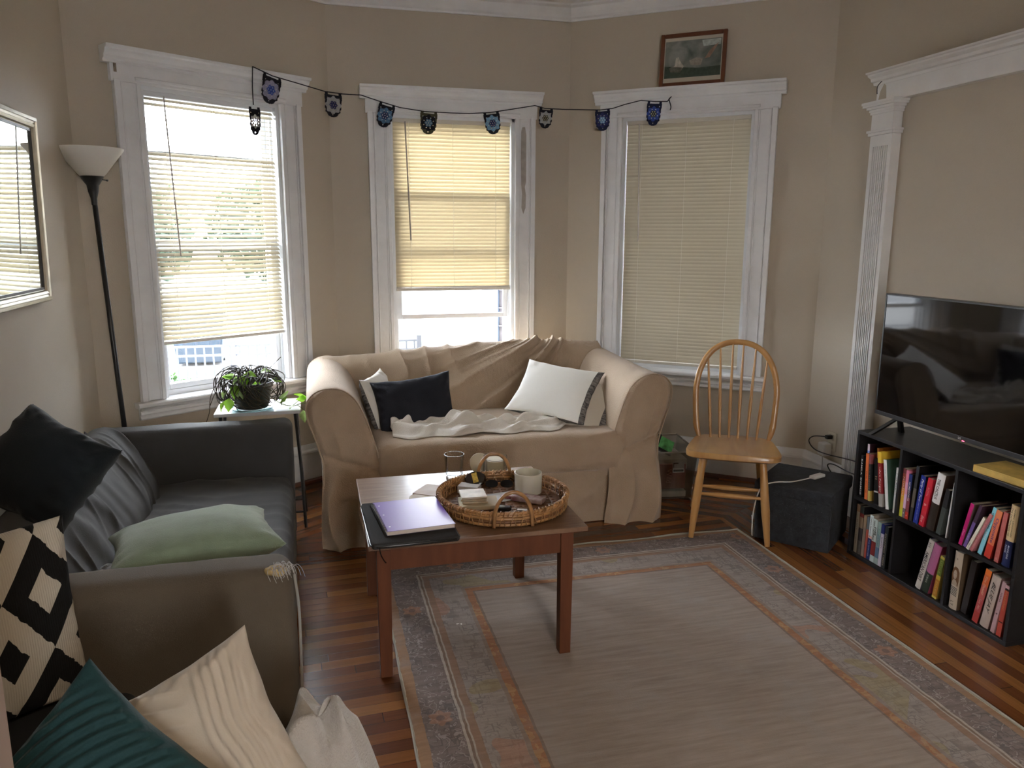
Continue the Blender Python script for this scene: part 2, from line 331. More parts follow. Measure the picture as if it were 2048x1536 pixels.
# blinds
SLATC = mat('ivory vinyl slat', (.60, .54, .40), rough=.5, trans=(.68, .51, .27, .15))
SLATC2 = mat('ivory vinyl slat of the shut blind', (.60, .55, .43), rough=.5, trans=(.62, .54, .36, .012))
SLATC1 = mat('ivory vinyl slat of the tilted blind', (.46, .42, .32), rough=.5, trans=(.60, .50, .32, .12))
RAILM = mat('ivory blind rail', (.62, .58, .5), rough=.45)
CORD = mat('ivory blind cord', (.8, .77, .7), rough=.8)
WANDM = mat('clear grey tilt wand', (.32, .30, .30), rough=.25)
def blind(wi, zbot, tiltfn, slatm, label, ztop=2.231, railtilt=0, yoff=.03, wand_top=None, wand_len=.78, drop=0, pitch=.0225):
    nm, A, B, a0, a1, c0, c1 = WIN[wi]; M = wallT(A, B)
    x0, x1 = a0+.024, a1-.024
    root = empty('window_blind', M @ Vector(((x0+x1)/2, yoff, 2.23)), 0, label, 'blind')
    IM = Matrix.Translation(-Vector(root.location)) @ M
    mb = MB(); mb.box(x0, x1, yoff-.013, yoff+.013, ztop-.024, ztop, M=IM); mb.build('head_rail', RAILM if wi else VINYL, root, bevel=.002)
    mb = MB(); n = int((ztop-.03-zbot)/pitch)
    for i in range(n):
        zc = ztop-.036-i*pitch; tl, tr_ = tiltfn(zc, i)
        prof = []
        for k in range(5):
            s = (k-2)/4*.0265; prof.append((s, .0016*(1-((k-2)/2)**2)))
        vs = []
        for ex, tt in ((x0, tl), ((x0+x1)/2, (tl+tr_)/2), (x1, tr_)):
            sag = -.0008*math.sin(PI*(ex-x0)/(x1-x0)) + random.uniform(-.0007, .0007)
            for s, h in prof:      # positive tilt: outer edge higher
                vs.append(IM @ Vector((ex, yoff+s*math.cos(tt)-h*math.sin(tt), zc+sag+s*math.sin(tt)+h*math.cos(tt))))
        mb.add(vs, [(a*5+k, a*5+k+1, (a+1)*5+k+1, (a+1)*5+k) for a in range(2) for k in range(4)])
    mb.build('slats', slatm, root, smooth='all', fixn=False)
    zb = ztop-.036-n*pitch
    mb = MB(); mb.box(x0, x1, yoff-.013, yoff+.013, zb-.012, zb+.006, M=IM)
    for k in range(3 if wi == 1 else 0): mb.box(x0, x1, yoff-.0125, yoff+.0125, zb+.0075+k*.003, zb+.009+k*.003, M=IM)
    mb.build('bottom_rail', RAILM, root, bevel=.003)
    for fx in (.13, .5, .87):
        xx = x0+(x1-x0)*fx; mb = MB()
        for dy in (-.0155, .0155): mb.tube([IM @ Vector((xx, yoff+dy, ztop-.02)), IM @ Vector((xx, yoff+dy, zb-.005))], .0009, 5)
        mb.build('ladder_cord', CORD, root)
    if wand_top:
        p = IM @ Vector((x0+wand_top, yoff-.022, ztop-.02)); q = p+(IM.to_3x3() @ Vector((.02, -.012, -wand_len)))
        mb = MB(); mb.tube([p, q], .0042, 6); mb.build('tilt_wand', WANDM if wi == 1 else mat('ivory tilt wand', (.5, .46, .42), rough=.4), root)
    return root
random.seed(3)
def tilt1(z, i):
    if z > 2.165: a = .75
    elif z > 1.95: a = .10
    elif z > 1.90: a = .8
    elif z > 1.2: a = .74+.10*math.sin(i*.37)
    else: a = .82
    if 1.22 < z < 1.30: a = .55
    a += random.uniform(-.05, .05); b = a
    if 1.95 < z < 2.165: b = .3
    return a, b
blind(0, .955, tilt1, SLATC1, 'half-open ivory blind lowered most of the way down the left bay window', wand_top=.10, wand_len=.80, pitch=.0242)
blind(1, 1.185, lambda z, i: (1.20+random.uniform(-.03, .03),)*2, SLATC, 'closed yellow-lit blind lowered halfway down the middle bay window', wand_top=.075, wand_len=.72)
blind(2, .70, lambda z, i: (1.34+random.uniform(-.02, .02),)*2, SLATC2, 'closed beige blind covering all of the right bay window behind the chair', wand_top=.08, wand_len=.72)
# ---------------------------------------------------------------- outdoors
mb = MB(); mb.box(-40, 40, 6.2, 90, -1.2, -1.0); struct(mb.build('ground', mat('pale yard paving', (.05, .05, .05), rough=.9, var=.2, vscale=.8)))
GRASS = mat('lawn grass', (.022, .05, .012), rough=.9, var=.5, vscale=9)
mb = MB()
def lawn(u, v): return (-8+14*u, 16.6+2.2*v+1.2*math.sin(5*u), -.995+.03*nz(u*14, v*5))
mb.grid(lawn, 30, 6); o = mb.build('lawn', GRASS, smooth='all'); o['kind'] = 'stuff'; tag(o, 'strip of bright green lawn beyond the black fence outside', 'grass')
# fence
FM = mat('black fence metal', (.02, .022, .028), rough=.5)
fence = empty('yard_fence', (-1.0, 9.7, -1), 0, 'black metal picket fence standing in the yard outside the bay windows', 'fence')
def fz(mb): return mb
mb = MB(); mb.box(-2.6, 2.26, -.012, .012, 1.19, 1.215); mb.box(-2.6, 2.26, -.012, .012, 1.08, 1.105); mb.box(-2.6, 2.26, -.012, .012, .1, .125); mb.build('rails', FM, fence)
mb = MB()
for i in range(49): x = -2.6+i*.1; mb.box(x-.010, x+.010, -.007, .007, .05, 1.215)
mb.build('pickets', FM, fence)
for x in (-2.6, .03, 2.26): mb = MB(); mb.box(x-.028, x+.028, -.028, .028, 0, 1.27); mb.build('post', FM, fence)
# storage bin
bn = empty('storage_bin', (-2.2, 16.0, -1), 0, 'blue grey lidded refuse bin standing beyond the yard fence', 'bin')
mb = MB(); mb.add([(-.40, -.3, .05), (.40, -.3, .05), (.40, .3, .05), (-.40, .3, .05), (-.5, -.4, 1.0), (.5, -.4, 1.0), (.5, .4, 1.0), (-.5, .4, 1.0)], [(0, 3, 2, 1), (4, 5, 6, 7), (0, 1, 5, 4), (1, 2, 6, 5), (2, 3, 7, 6), (3, 0, 4, 7)])
mb.build('body', mat('blue grey bin plastic', (.014, .024, .036), rough=.5), bn, bevel=.03)
mb = MB(); mb.box(-.54, .54, -.44, .44, 1.0, 1.08); mb.build('lid', mat('bin lid plastic', (.010, .017, .026), rough=.5), bn, bevel=.03)
for x in (-.3, .3): mb = MB(); mb.lathe([(0, -.04), (.1, -.04), (.1, .04), (0, .04)], (0, 0, 0), 14); o = mb.build('wheel', FM, bn); o.rotation_euler = (0, PI/2, 0); o.location = (x*1.2, .35, .1)
def foliage(mb, c, r, n, leaf, seed, squash=1):
    R = random.Random(seed)
    for _ in range(n):
        d = Vector((R.gauss(0, 1), R.gauss(0, 1), R.gauss(0, 1))).normalized()*(r*R.uniform(.45, 1)**.6); d.z *= squash
        p = Vector(c)+d*(1+.25*nz(d.x*3, d.y*3, d.z*3+seed)); a = Vector((R.gauss(0, 1), R.gauss(0, 1), R.gauss(0, 1))).normalized()*leaf; b = a.orthogonal().normalized()*leaf*.6
        mb.add([p-a, p+b, p+a, p-b], [(0, 1, 2, 3)])
LEAFO = mat('outdoor leaf green', (.016, .042, .010), rough=.7, var=.4, vscale=3, trans=(.06, .14, .03, .2))
LEAFD = mat('tree leaf green', (.022, .036, .022), rough=.7, var=.4, vscale=1.5, trans=(.08, .13, .07, .2))
BARK = mat('tree bark', (.07, .05, .04), rough=.9)
for i, (x, y, r) in enumerate(((-1.75, 10.6, .36), (-1.15, 10.9, .30))):
    rt_ = empty('bush', (x, y, -1), 0, ('larger' if i == 0 else 'smaller') + ' leafy green bush just behind the yard fence', 'bush', )
    mb = MB(); foliage(mb, (0, 0, r), r, 900, .04, i); mb.build('foliage', LEAFO, rt_)
    mb = MB()
    for k in range(5): mb.tube([(0, 0, 0), (.15*math.cos(k*1.3), .15*math.sin(k*1.3), r)], .008, 5)
    mb.build('stems', BARK, rt_)
for i, (x, y, h, r) in enumerate(((-9.6, 24, 4.6, 2.0), (-5.4, 26, 4.0, 1.9), (-1.4, 27, 4.3, 1.9), (2.8, 31, 4.0, 1.8))):
    t = empty('tree', (x, y, -1), 0, ['leafy tree farthest left beyond the yard', 'round leafy tree second from the left beyond the yard', 'leafy tree behind the refuse bin across the yard', 'leafy tree farthest right and most distant beyond the yard'][i], 'tree', 'trees across the yard')
    mb = MB(); foliage(mb, (0, 0, h*.62), r, 1500, .17, 20+i, .85); mb.build('crown', LEAFD, t)
    mb = MB(); mb.tube([(0, 0, 0), (.05, 0, h*.3), (-.05, .05, h*.6)], [.16, .12, .07], 8); mb.build('trunk', BARK, t)
# neighbouring house seen past the edge of the middle window, standing close to the right bay window
hs = empty('neighbour_house', (1.66, 7.6, -1), math.radians(-38.6), 'neighbouring house with grey shingles and slate blue corner board, right of the middle window view', 'house')
mb = MB(); mb.box(0, 9, 0, 5, 0, 6.6); mb.build('walls', mat('grey brown house shingles', (.030, .026, .028), rough=.9, var=.3, vscale=12, bump=.6, bscale=20), hs)
mb = MB(); mb.box(-.02, .16, -.03, 0, 0, 6.6); mb.build('corner_board', mat('slate blue corner board', (.02, .03, .045), rough=.6), hs)
mb = MB()
for k in range(36): mb.box(.16, 9, -.02, 0, k*.18, k*.18+.012)
mb.build('shingle_courses', mat('shingle course line', (.05, .045, .05), rough=.9), hs)  # thin strips along each course, a little lighter than the wall
mb = MB(); mb.profile([(-.35, 6.65), (2.5, 8.2), (5.35, 6.65), (5.35, 6.55), (2.5, 8.05), (-.35, 6.55)], -.3, 9.3); mb.build('roof', mat('dark roof shingle', (.05, .05, .055), rough=.9), hs)

# ---------------------------------------------------------------- right wall woodwork
WM2 = mat('white pilaster paint', (.77, .765, .755), rough=.4, var=.04, vscale=8, bump=.08, bscale=40)
pil = empty('trim_10', (XR, 3.5, 0)); pil['kind'] = 'structure'
y0, y1 = 3.425, 3.583
def yb(mb, ya, yb_, dep, za, zb): mb.box(-dep, 0, ya-3.5, yb_-3.5, za, zb)
mb = MB()
# fluted shaft: seven grooves cut as a profile
prof = [(0, y1), (-.053, y1)]
yy = y1-.022
ng = 8; gw = (y1-y0-.044)/ng
for k in range(ng):
    prof += [(-.053, yy-gw*.22), (-.040, yy-gw*.34), (-.037, yy-gw*.5), (-.040, yy-gw*.66), (-.053, yy-gw*.78)]; yy -= gw
prof += [(-.053, y0), (0, y0)]
mb.prism([(a, b-3.5) for a, b in prof], .18, 1.98); yb(mb, y0, y1, .053, 1.98, 2.04); yb(mb, y0-.008, y1+.008, .062, 0, .20)
mb.build('shaft', WM2, pil)
mb = MB(); yb(mb, y0-.012, y1+.012, .062, 2.035, 2.055); yb(mb, y0-.016, y1+.016, .07, 2.05, 2.062); yb(mb, y0, y1, .056, 2.062, 2.15); mb.build('capital', WM2, pil, bevel=.002)
mb = MB()
for k, (d, z) in enumerate(((.062, 2.14), (.066, 2.152), (.076, 2.164), (.09, 2.176), (.094, 2.188))): yb(mb, y0-(d-.056), y1+(d-.056), d, z, z+.0125)
mb.build('capital_moulding', WM2, pil)
ent = empty('trim_11', (XR, 2.5, 0)); ent['kind'] = 'structure'
mb = MB(); mb.box(-.045, 0, .2-2.0, 3.575-2.5, 2.198, 2.30); mb.build('frieze', WM2, ent, bevel=.002)
mb = MB(); mb.profile([(0, 2.285), (.048, 2.285), (.052, 2.298), (.066, 2.303), (.07, 2.317), (.088, 2.327), (.09, 2.334), (.102, 2.337), (.103, 2.345), (0, 2.345)], -1.5, 1.10, Matrix(((0, -1, 0, 0), (1, 0, 0, 0), (0, 0, 1, 0), (0, 0, 0, 1)))); mb.build('cornice', WM2, ent)
# torn patch with a dark curl of paint on the frieze
mb = MB(); mb.tube(catmull([(-.052, 3.535-2.5, 2.30), (-.060, 3.555-2.5, 2.275), (-.055, 3.56-2.5, 2.24)]), .0025, 6); mb.build('paint_curl', mat('dark paint curl', (.03, .03, .035), rough=.6), ent)
mb = MB(); mb.add([(-.0458, 3.56-2.5, 2.205), (-.0458, 3.50-2.5, 2.205), (-.0458, 3.51-2.5, 2.275), (-.0458, 3.525-2.5, 2.285), (-.0458, 3.55-2.5, 2.25)], [(0, 1, 2, 3, 4)]); mb.build('bare_patch', PAINT, ent)

# outlet, adaptor and black cords by the pilaster
ou = empty('wall_outlet', (XR, 3.745, .355), 0, 'beige wall outlet plate between the bay corner and the fluted pilaster', 'outlet')
mb = MB(); mb.box(-.006, 0, -.036, .036, -.057, .057); plt = mb.build('plate', mat('almond outlet plastic', (.55, .50, .38), rough=.4), ou, bevel=.003)
mb = MB(); mb.box(-.009, -.006, -.017, .017, .008, .042); mb.box(-.009, -.006, -.017, .017, -.042, -.008); mb.build('receptacle', mat('brown receptacle', (.40, .35, .27), rough=.4), plt, bevel=.002)
ad = empty('power_adaptor', (XR-.03, 3.765, .31), 0, 'white square power adaptor plugged into the lower half of the outlet', 'adaptor')
mb = MB(); mb.box(-.03, .02, -.032, .032, -.04, .035); hsg = mb.build('housing', mat('white adaptor plastic', (.55, .54, .52), rough=.35), ad, bevel=.008, seg=3)
mb = MB(); mb.tube(catmull([(-.015, 0, -.04), (-.02, -.01, -.12), (-.05, -.02, -.20), (-.06, -.05, -.28)]), .0025, 6); mb.build('lead', mat('white adaptor lead', (.5, .5, .49), rough=.5), hsg)
BLK = mat('black cord rubber', (.012, .012, .013), rough=.45)
cd1 = empty('power_cable', (XR-.03, 3.74, .385), 0, 'looped black power cord plugged into the top of the outlet', 'cord')
mb = MB(); mb.box(-.02, .018, -.013, .013, -.011, .011); mb.build('plug', BLK, cd1, bevel=.004)
mb = MB(); mb.tube(catmull([(-.015, .01, 0), (-.05, .07, -.01), (-.07, .085, -.04), (-.07, .03, -.075), (-.08, -.1, -.07), (-.085, -.3, -.045), (-.06, -.65, -.02)]), .0033, 8); mb.build('cable', BLK, cd1)
cd2 = empty('plug_end', (XR-.09, 3.60, .20), 0, 'loose black plug hanging from a cord below the outlet', 'plug')
mb = MB(); mb.box(-.02, .02, -.014, .014, -.016, .016); mb.build('plug', BLK, cd2, bevel=.005)
mb = MB(); mb.tube(catmull([(0, .012, .01), (-.01, .04, .05), (0, .0, .065), (0, -.15, .06), (.03, -.5, .06)]), .0033, 8); mb.build('cable', BLK, cd2)

# ---------------------------------------------------------------- bookcase
SHELF = mat('black laminate shelf board', (.014, .014, .016), rough=.42, spec=.35, var=.25, vscale=14, bump=.05, bscale=120)
bc = empty('bookcase', (2.485, 2.595, 0), 0, 'low black six-cube bookcase of paperbacks under the television', 'bookcase')
YA, YB = -.457, .457     # y: near end, far end
mb = MB(); mb.box(0, .295, YA, YB, .605, .622); mb.build('top_board', SHELF, bc, bevel=.0015)
mb = MB(); mb.box(0, .295, YA, YB, 0, .018); mb.build('bottom_board', SHELF, bc, bevel=.0015)
for y in (YA, YB-.016): mb = MB(); mb.box(0, .295, y, y+.016, .018, .605); mb.build('side_panel', SHELF, bc, bevel=.0015)
D1, D2 = 2.764-2.595, 2.455-2.595
for y in (D1, D2): mb = MB(); mb.box(0.001, .29, y-.007, y+.007, .018, .605); mb.build('divider', SHELF, bc, bevel=.001)
mb = MB()
for a, b in ((YA+.016, D2-.007), (D2+.007, D1-.007), (D1+.007, YB-.016)): mb.box(0.002, .29, a, b, .284, .30)
mb.build('middle_shelf', SHELF, bc)
mb = MB(); mb.box(.288, .295, YA+.016, YB-.016, .018, .605); mb.build('back_panel', mat('black hardboard back', (.009, .009, .01), rough=.7), bc)
PAGES = mat('book page edges', (.50, .45, .36), rough=.8, var=.12, vscale=60, stretch=(1, 40, 1))
PAGED = mat('grey book page edges', (.36, .33, .29), rough=.8, var=.15, vscale=60, stretch=(1, 40, 1))
def cmat(c, rough=.4): 
    return mat('book cover %02x%02x%02x' % tuple(int(min(1, x)**.4545*255) for x in c), c, rough=rough, spec=.4)
def srgb(h): 
    h = h.lstrip('#'); r = [int(h[i:i+2], 16)/255 for i in (0, 2, 4)]; return tuple(((x+.055)/1.055)**2.4 if x > .04 else x/12.92 for x in r)
def book(label, yb_, z, h, th, tilt, bands, texts=(), depth=.135, dx=.012, cover=None, group=None, curved=0):
    """bands: list of (fraction of height from the top, colour); texts: (string, centre fraction from top, length fraction, colour, height fraction, side offset)"""
    tl = math.radians(tilt)
    # stand on the lower corner: pivot at the spine's bottom centre
    lift = abs(math.sin(tl))*th/2
    M = Matrix.Translation((2.485+dx, yb_, z+lift+.0006)) @ Matrix.Rotation(-tl, 4, 'X')
    mats = []; mb = MB(); z1 = h
    cov = .0022; fr = 0
    def bm_(c):
        m = cmat(tuple(min(.85, x*1.45) for x in (srgb(c) if isinstance(c, str) else c)))
        if m not in mats: mats.append(m)
        return mats.index(m)
    for i, (f, c) in enumerate(bands):
        zt = h*(1-fr); zb = h*(1-f); fr = f; k = bm_(c)
        if curved:
            for s in range(6):
                t0, t1 = -1+s/3, -1+(s+1)/3; xa, xb = curved*(t0*t0), curved*(t1*t1)
                mb.add([(xa, t0*th/2, zb), (xb, t1*th/2, zb), (xb, t1*th/2, zt), (xa, t0*th/2, zt), (curved+.002, t0*th/2, zb), (curved+.002, t1*th/2, zb), (curved+.002, t1*th/2, zt), (curved+.002, t0*th/2, zt)], [(0, 1, 2, 3), (3, 2, 6, 7), (0, 4, 5, 1)], k)
        else: mb.box(0, cov, -th/2, th/2, zb, zt, k)
        kc = bm_(cover) if cover else k
        for s in (-1, 1): mb.box(cov+curved, depth, s*th/2-(cov if s > 0 else 0), s*th/2+(cov if s < 0 else 0), zb, zt, kc)
    o = mb.build('book', mats, fixn=True); o.matrix_world = M; tag(o, label, 'book', group)
    pg = MB(); pg.box(cov+curved, depth-.004, -th/2+cov, th/2-cov, .002, h-.003); p = pg.build('pages', PAGES if curved == 0 else PAGED, o)
    for t in texts:
        s, fc, ln, colr = t[:4]; hf = t[4] if len(t) > 4 else .55; off = t[5] if len(t) > 5 else 0; shear = t[6] if len(t) > 6 else 0; bold = t[7] if len(t) > 7 else .01
        T = Matrix(((0, 0, -1, -.0004), (0, -1, 0, off*th), (-1, 0, 0, h*(1-fc)), (0, 0, 0, 1)))
        mm = cmat(srgb(colr)); tm = text_mesh(s, T, th*hf, ln*h, mm, o, 'spine_lettering', .0003, shear, bold)
    return o
TL, TM, TR, BL, BMi, BR = 'books in the top left cube', 'books in the top middle cube', 'books in the top right cube', 'books in the bottom left cube', 'books in the bottom middle cube', 'books in the bottom right cube'
S1, S0 = .30, .018
B_ = book
B_('black book with bold white capitals, farthest left in the top left cube', 3.009, S1, .205, .016, 3, [(1, '#0c0c0e')], [('KAMILA  SHAMSIE', .52, .85, '#e8e8e8', .6)], group=TL)
B_('tall thin lilac-spined book rising above the orange one', 2.992, S1, .262, .012, 3, [(.12, '#d8c0e0'), (.3, '#7088c8'), (1, '#3a3050')], cover='#24141f', dx=.03, group=TL)
B_('orange-spined paperback near the left end of the top left cube', 2.971, S1, .222, .018, 4, [(1, '#d2693a')], [('THE BOOK', .62, .5, '#8a3018', .4)], cover='#96897a', group=TL)
B_('thin dark book with faded pink top label and yellow foot beside the orange paperback', 2.950, S1, .222, .012, 4.5, [(.2, '#8a5058'), (.78, '#26282a'), (1, '#b8a860')], [('ALL THINGS', .5, .5, '#8a8a70', .4)], group=TL)
B_('taller brown-covered book set back behind the red one in the top left cube', 2.925, S1, .258, .014, 5, [(1, '#74421a')], cover='#74421a', dx=.035, depth=.15, group=TL)
B_('thick black book with a thin white band and small gold square on its spine', 2.902, S1, .215, .027, 6, [(.71, '#121214'), (.745, '#d8d4cc'), (1, '#0e0e10')], [('H', .42, .07, '#c0a078', .5)], group=TL)
B_('dark red book with yellow top and grey foot, title in white serif letters', 2.866, S1, .254, .023, 9, [(.2, '#d8a838'), (.76, '#7a1c20'), (1, '#8f8c88')], [('THE', .3, .07, '#d8b0a8', .3), ('Art Forger', .53, .42, '#f0e4dc', .62)], dx=.008, group=TL)
B_('white-spined book with dark green cover leaning toward the red one', 2.828, S1, .228, .018, 11, [(1, '#ccd4d8')], [('M C', .3, .2, '#c4ccd0', .3)], cover='#2c4438', group=TL)
B_('slim white book with thin capitals, last in the top left cube', 2.786, S1, .212, .0135, .5, [(1, '#d4dce4')], [('JUST MERCY', .36, .5, '#5c646c', .42)], group=TL)
B_('orange and yellow-green paperback with maroon top, first in the top middle cube', 2.744, S1, .222, .018, 0, [(.1, '#6a343a'), (.25, '#8a4438'), (.4, '#b06038'), (.55, '#cf8438'), (.7, '#d6a03a'), (.85, '#c4ac40'), (1, '#b8c040')], [('NORMAL', .38, .42, '#f0c8b0', .5)], cover='#8a8478', group=TM)
B_('slim pink paperback with a grey foot', 2.7265, S1, .218, .0145, 0, [(.25, '#e07890'), (.5, '#e090a8'), (.8, '#d8a8c8'), (1, '#6a6068')], [('o', .90, .03, '#ffffff', .35)], group=TM)
B_('navy and maroon paperback with white capitals and a red foot', 2.709, S1, .206, .0175, -.5, [(.35, '#1c2a60'), (.52, '#2a1c3c'), (.84, '#7c3c44'), (1, '#b03428')], [('HOMEGOING', .38, .42, '#f4ecec', .5), ('o', .92, .03, '#ffd0c0', .3)], cover='#141414', group=TM)
B_('tall black book with pale pages and a mottled grey spine', 2.684, S1, .254, .016, -3, [(.4, '#2a2c30'), (.75, '#5e5a50'), (1, '#2c2c2c')], cover='#0c0c0e', depth=.15, group=TM)
B_('royal blue paperback with white script lettering', 2.655, S1, .222, .025, -5, [(1, '#1c2c80')], [('Party of Two', .30, .46, '#eceef8', .6, 0, .3), ('JASMINE GUILLORY', .72, .44, '#9aa4d8', .36)], cover='#101838', group=TM)
B_('bright red paperback with pale pink lettering', 2.622, S1, .222, .026, -7, [(1, '#b42434')], [('ROYAL', .28, .18, '#e88890', .4), ('&', .55, .06, '#f0c8b8', .5), ('Blue', .85, .14, '#f4c8c0', .5, 0, .3)], cover='#a02030', group=TM)
B_('thick book with pinkish white upper spine over black, in the top middle cube', 2.580, S1, .258, .042, -8, [(.52, '#d8ccd2'), (1, '#2c2622')], [('THE CACTUS', .27, .36, '#3c3438', .34)], cover='#4a3c34', curved=.006, group=TM)
B_('dark grey slim book in shadow beside the thick black and white one', 2.527, S1, .205, .022, -8, [(.4, '#1c1c1e'), (1, '#3c4240')], group=TM)
B_('very thin bright white booklet against the second divider', 2.484, S1, .243, .006, -3, [(1, '#e4ecf4')], group=TM)
B_('magenta-spined book leaning in the top right cube', 2.410, S1, .190, .016, -11, [(1, '#a81c64')], [('Dear', .7, .16, '#f0a0c0', .5, 0, .3)], cover='#5e5650', group=TR)
B_('dark purple book leaning beside the magenta one', 2.388, S1, .200, .014, -16, [(.4, '#3c2a3c'), (1, '#6c5494')], [('LIES', .75, .16, '#c0b0d8', .5)], cover='#2c1c28', group=TR)
B_('cream slim book leaning low between purple and rose books', 2.366, S1, .165, .012, -22, [(1, '#d0c8bc')], [('FIRST', .88, .16, '#7a7264', .4)], dx=.004, group=TR)
B_('dusty rose slim book leaning steeply in the top right cube', 2.349, S1, .190, .012, -22, [(1, '#a8686c')], [('A SHOUT IN RUINS', .55, .7, '#d8a8a0', .4)], dx=.005, group=TR)
B_('sky-blue paperback leaning in the top right cube', 2.315, S1, .212, .018, -13, [(1, '#7ab8dc')], [('the bride', .28, .34, '#3c6488', .4), ('test', .6, .18, '#d8ecf8', .45)], cover='#1c2a30', group=TR)
B_('orange-red paperback with big purple lettering and a red foot', 2.280, S1, .205, .027, -9, [(.15, '#c87850'), (.72, '#d87050'), (1, '#b83c30')], [('Opposite', .42, .52, '#6c4c80', .6)], cover='#6c1c18', group=TR)
B_('light rose-red slim paperback beside the beige and navy book', 2.238, S1, .208, .018, -5, [(1, '#a85c58')], [('o', .93, .04, '#e0a8a0', .4), ('RED AT THE BONE', .5, .6, '#c88078', .3)], cover='#5c1814', group=TR)
B_('thick hardback, beige above and navy below, at the right end of the top right cube', 2.200, S1, .246, .034, -3, [(.58, '#c8b48c'), (1, '#1e2850')], [('THE DICTIONARY OF', .28, .46, '#6c5c3c', .22, .2), ('ANIMAL LANGUAGES', .28, .46, '#6c5c3c', .18, -.16), ('MADELEINE', .76, .22, '#d4dcec', .2, -.16), ('POWER', .72, .13, '#d4dcec', .2, .18)], curved=.005, group=TR)
B_('tall grey-spined book with a photographic cover, first in the bottom left cube', 3.012, S0, .243, .020, 0, [(.15, '#7c6450'), (1, '#8c8478')], [('DI LETY', .42, .22, '#5c544c', .4), ('A NOVEL', .72, .2, '#5c544c', .3)], cover='#54483c', group=BL)
B_('tall beige book with a dark photo and dark red top beside the first book', 2.986, S0, .241, .024, 0, [(.14, '#2c3432'), (.22, '#6c2422'), (.45, '#84725c'), (.72, '#302a2c'), (1, '#4c4844')], cover='#101012', group=BL)
B_('shorter cream book with brown upper spine in the bottom left cube', 2.960, S0, .205, .018, 0, [(.3, '#8c7860'), (1, '#7c7062')], group=BL)
B_('very slim red paperback with a grey top in the bottom left cube', 2.941, S0, .205, .011, 0, [(.3, '#58646c'), (1, '#a04c40')], group=BL)
B_('white-topped paperback with navy foot and thin black capitals', 2.921, S0, .222, .021, -1, [(.46, '#bcc8ca'), (.52, '#c09c94'), (1, '#202c60')], [('TANA FRENCH', .26, .44, '#2c3436', .35), ('THE SEARCHER', .74, .38, '#a0a8c8', .32)], cover='#9c948a', group=BL)
B_('white and dark red paperback with heavy black italic capitals', 2.894, S0, .212, .027, -1, [(.52, '#b4c2c0'), (.85, '#702828'), (1, '#a4b0ac')], [('WHAT NOTHING', .27, .46, '#141818', .34, .2, .25, .03), ('EVER', .27, .2, '#141818', .34, -.2, .25, .03)], cover='#8c8478', group=BL)
B_('teal-grey paperback fading to slate blue in the bottom left cube', 2.866, S0, .208, .021, -1, [(.3, '#7c948c'), (.6, '#6c8488'), (.85, '#4c6078'), (1, '#8c9c98')], [('SUCH A FUN', .35, .4, '#54706c', .35)], group=BL)
B_('white paperback with a navy top and spaced capitals', 2.843, S0, .206, .019, -1, [(.22, '#20285c'), (1, '#a8a4b0')], [('MAJESTY', .44, .28, '#343044', .42)], group=BL)
B_('black paperback with pale yellow capitals, last in the bottom left cube', 2.818, S0, .204, .021, -1, [(1, '#22282a')], [('EXCITING TIMES', .55, .78, '#b0a890', .42, .1, .2)], cover='#141618', group=BL)
B_('tall white hardback with bold black capitals, first in the bottom middle cube', 2.606, S0, .246, .029, -12, [(1, '#b4b0aa')], [('H E A', .1, .09, '#34302c', .5), ('AMERICAN DIRT', .54, .60, '#141210', .62)], cover='#3c3450', curved=.004, group=BMi)
B_('pink and dark green book in the bottom middle cube', 2.569, S0, .238, .040, -12, [(.6, '#9c5c84'), (1, '#1c2a22')], [('THE MERCIES', .33, .38, '#b87ca0', .3), ('KIRAN', .72, .16, '#a8b0a4', .24)], cover='#8c4068', curved=.005, group=BMi)
B_('short yellow-green book leaning on the divider in the bottom middle cube', 2.510, S0, .198, .022, -7, [(.06, '#b4a850'), (.45, '#5c6c2c'), (.55, '#b0983c'), (.95, '#9c6c28'), (1, '#b4a850')], [('LITTLE', .25, .3, '#a0a860', .4), ('FIRES', .75, .3, '#c8a860', .4)], cover='#b0a460', group=BMi)
wb = B_('thick cream hardback with a drawn long-haired woman in a striped top', 2.415, S0, .250, .040, -1, [(1, '#a89c8c')], [('*', .12, .03, '#4c443c', .2), ('L Y', .9, .08, '#4c443c', .35)], cover='#4c3e30', curved=.006, depth=.16, group=BR)
B_('dark brown book in shadow behind the drawn woman', 2.372, S0, .235, .028, -6, [(1, '#1c1614')], cover='#181210', dx=.03, group=BR)
B_('orange and rose paperback with faint white script in the bottom right cube', 2.298, S0, .240, .026, -9, [(.1, '#c8682c'), (.3, '#b85c34'), (.55, '#a85450'), (.8, '#9c4448'), (1, '#983430')], [('You Should', .3, .34, '#e0b498', .4, 0, .3), ('See Me', .65, .22, '#d09890', .4, 0, .3)], cover='#281410', group=BR)
B_('thick cream book with black brush lettering in the bottom right cube', 2.258, S0, .228, .040, -8, [(1, '#a89c94')], [('BLUE JAY', .42, .6, '#34302e', .5, 0, .5)], cover='#7c6460', curved=.005, group=BR)
B_('pale pink slim book with a small black bird near its foot', 2.214, S0, .222, .017, -7, [(1, '#a88c90')], [('NANA', .3, .18, '#5c4448', .4), ('v', .62, .04, '#141010', .5)], group=BR)
B_('coral book with orange lettering, last in the bottom right cube', 2.186, S0, .215, .020, -4, [(.06, '#c0a0a8'), (.1, '#2c1c1c'), (1, '#b04c40')], [('Heather', .3, .4, '#d88858', .55, 0, .3), ('l', .72, .02, '#381414', .9)], cover='#8c3830', group=BR)
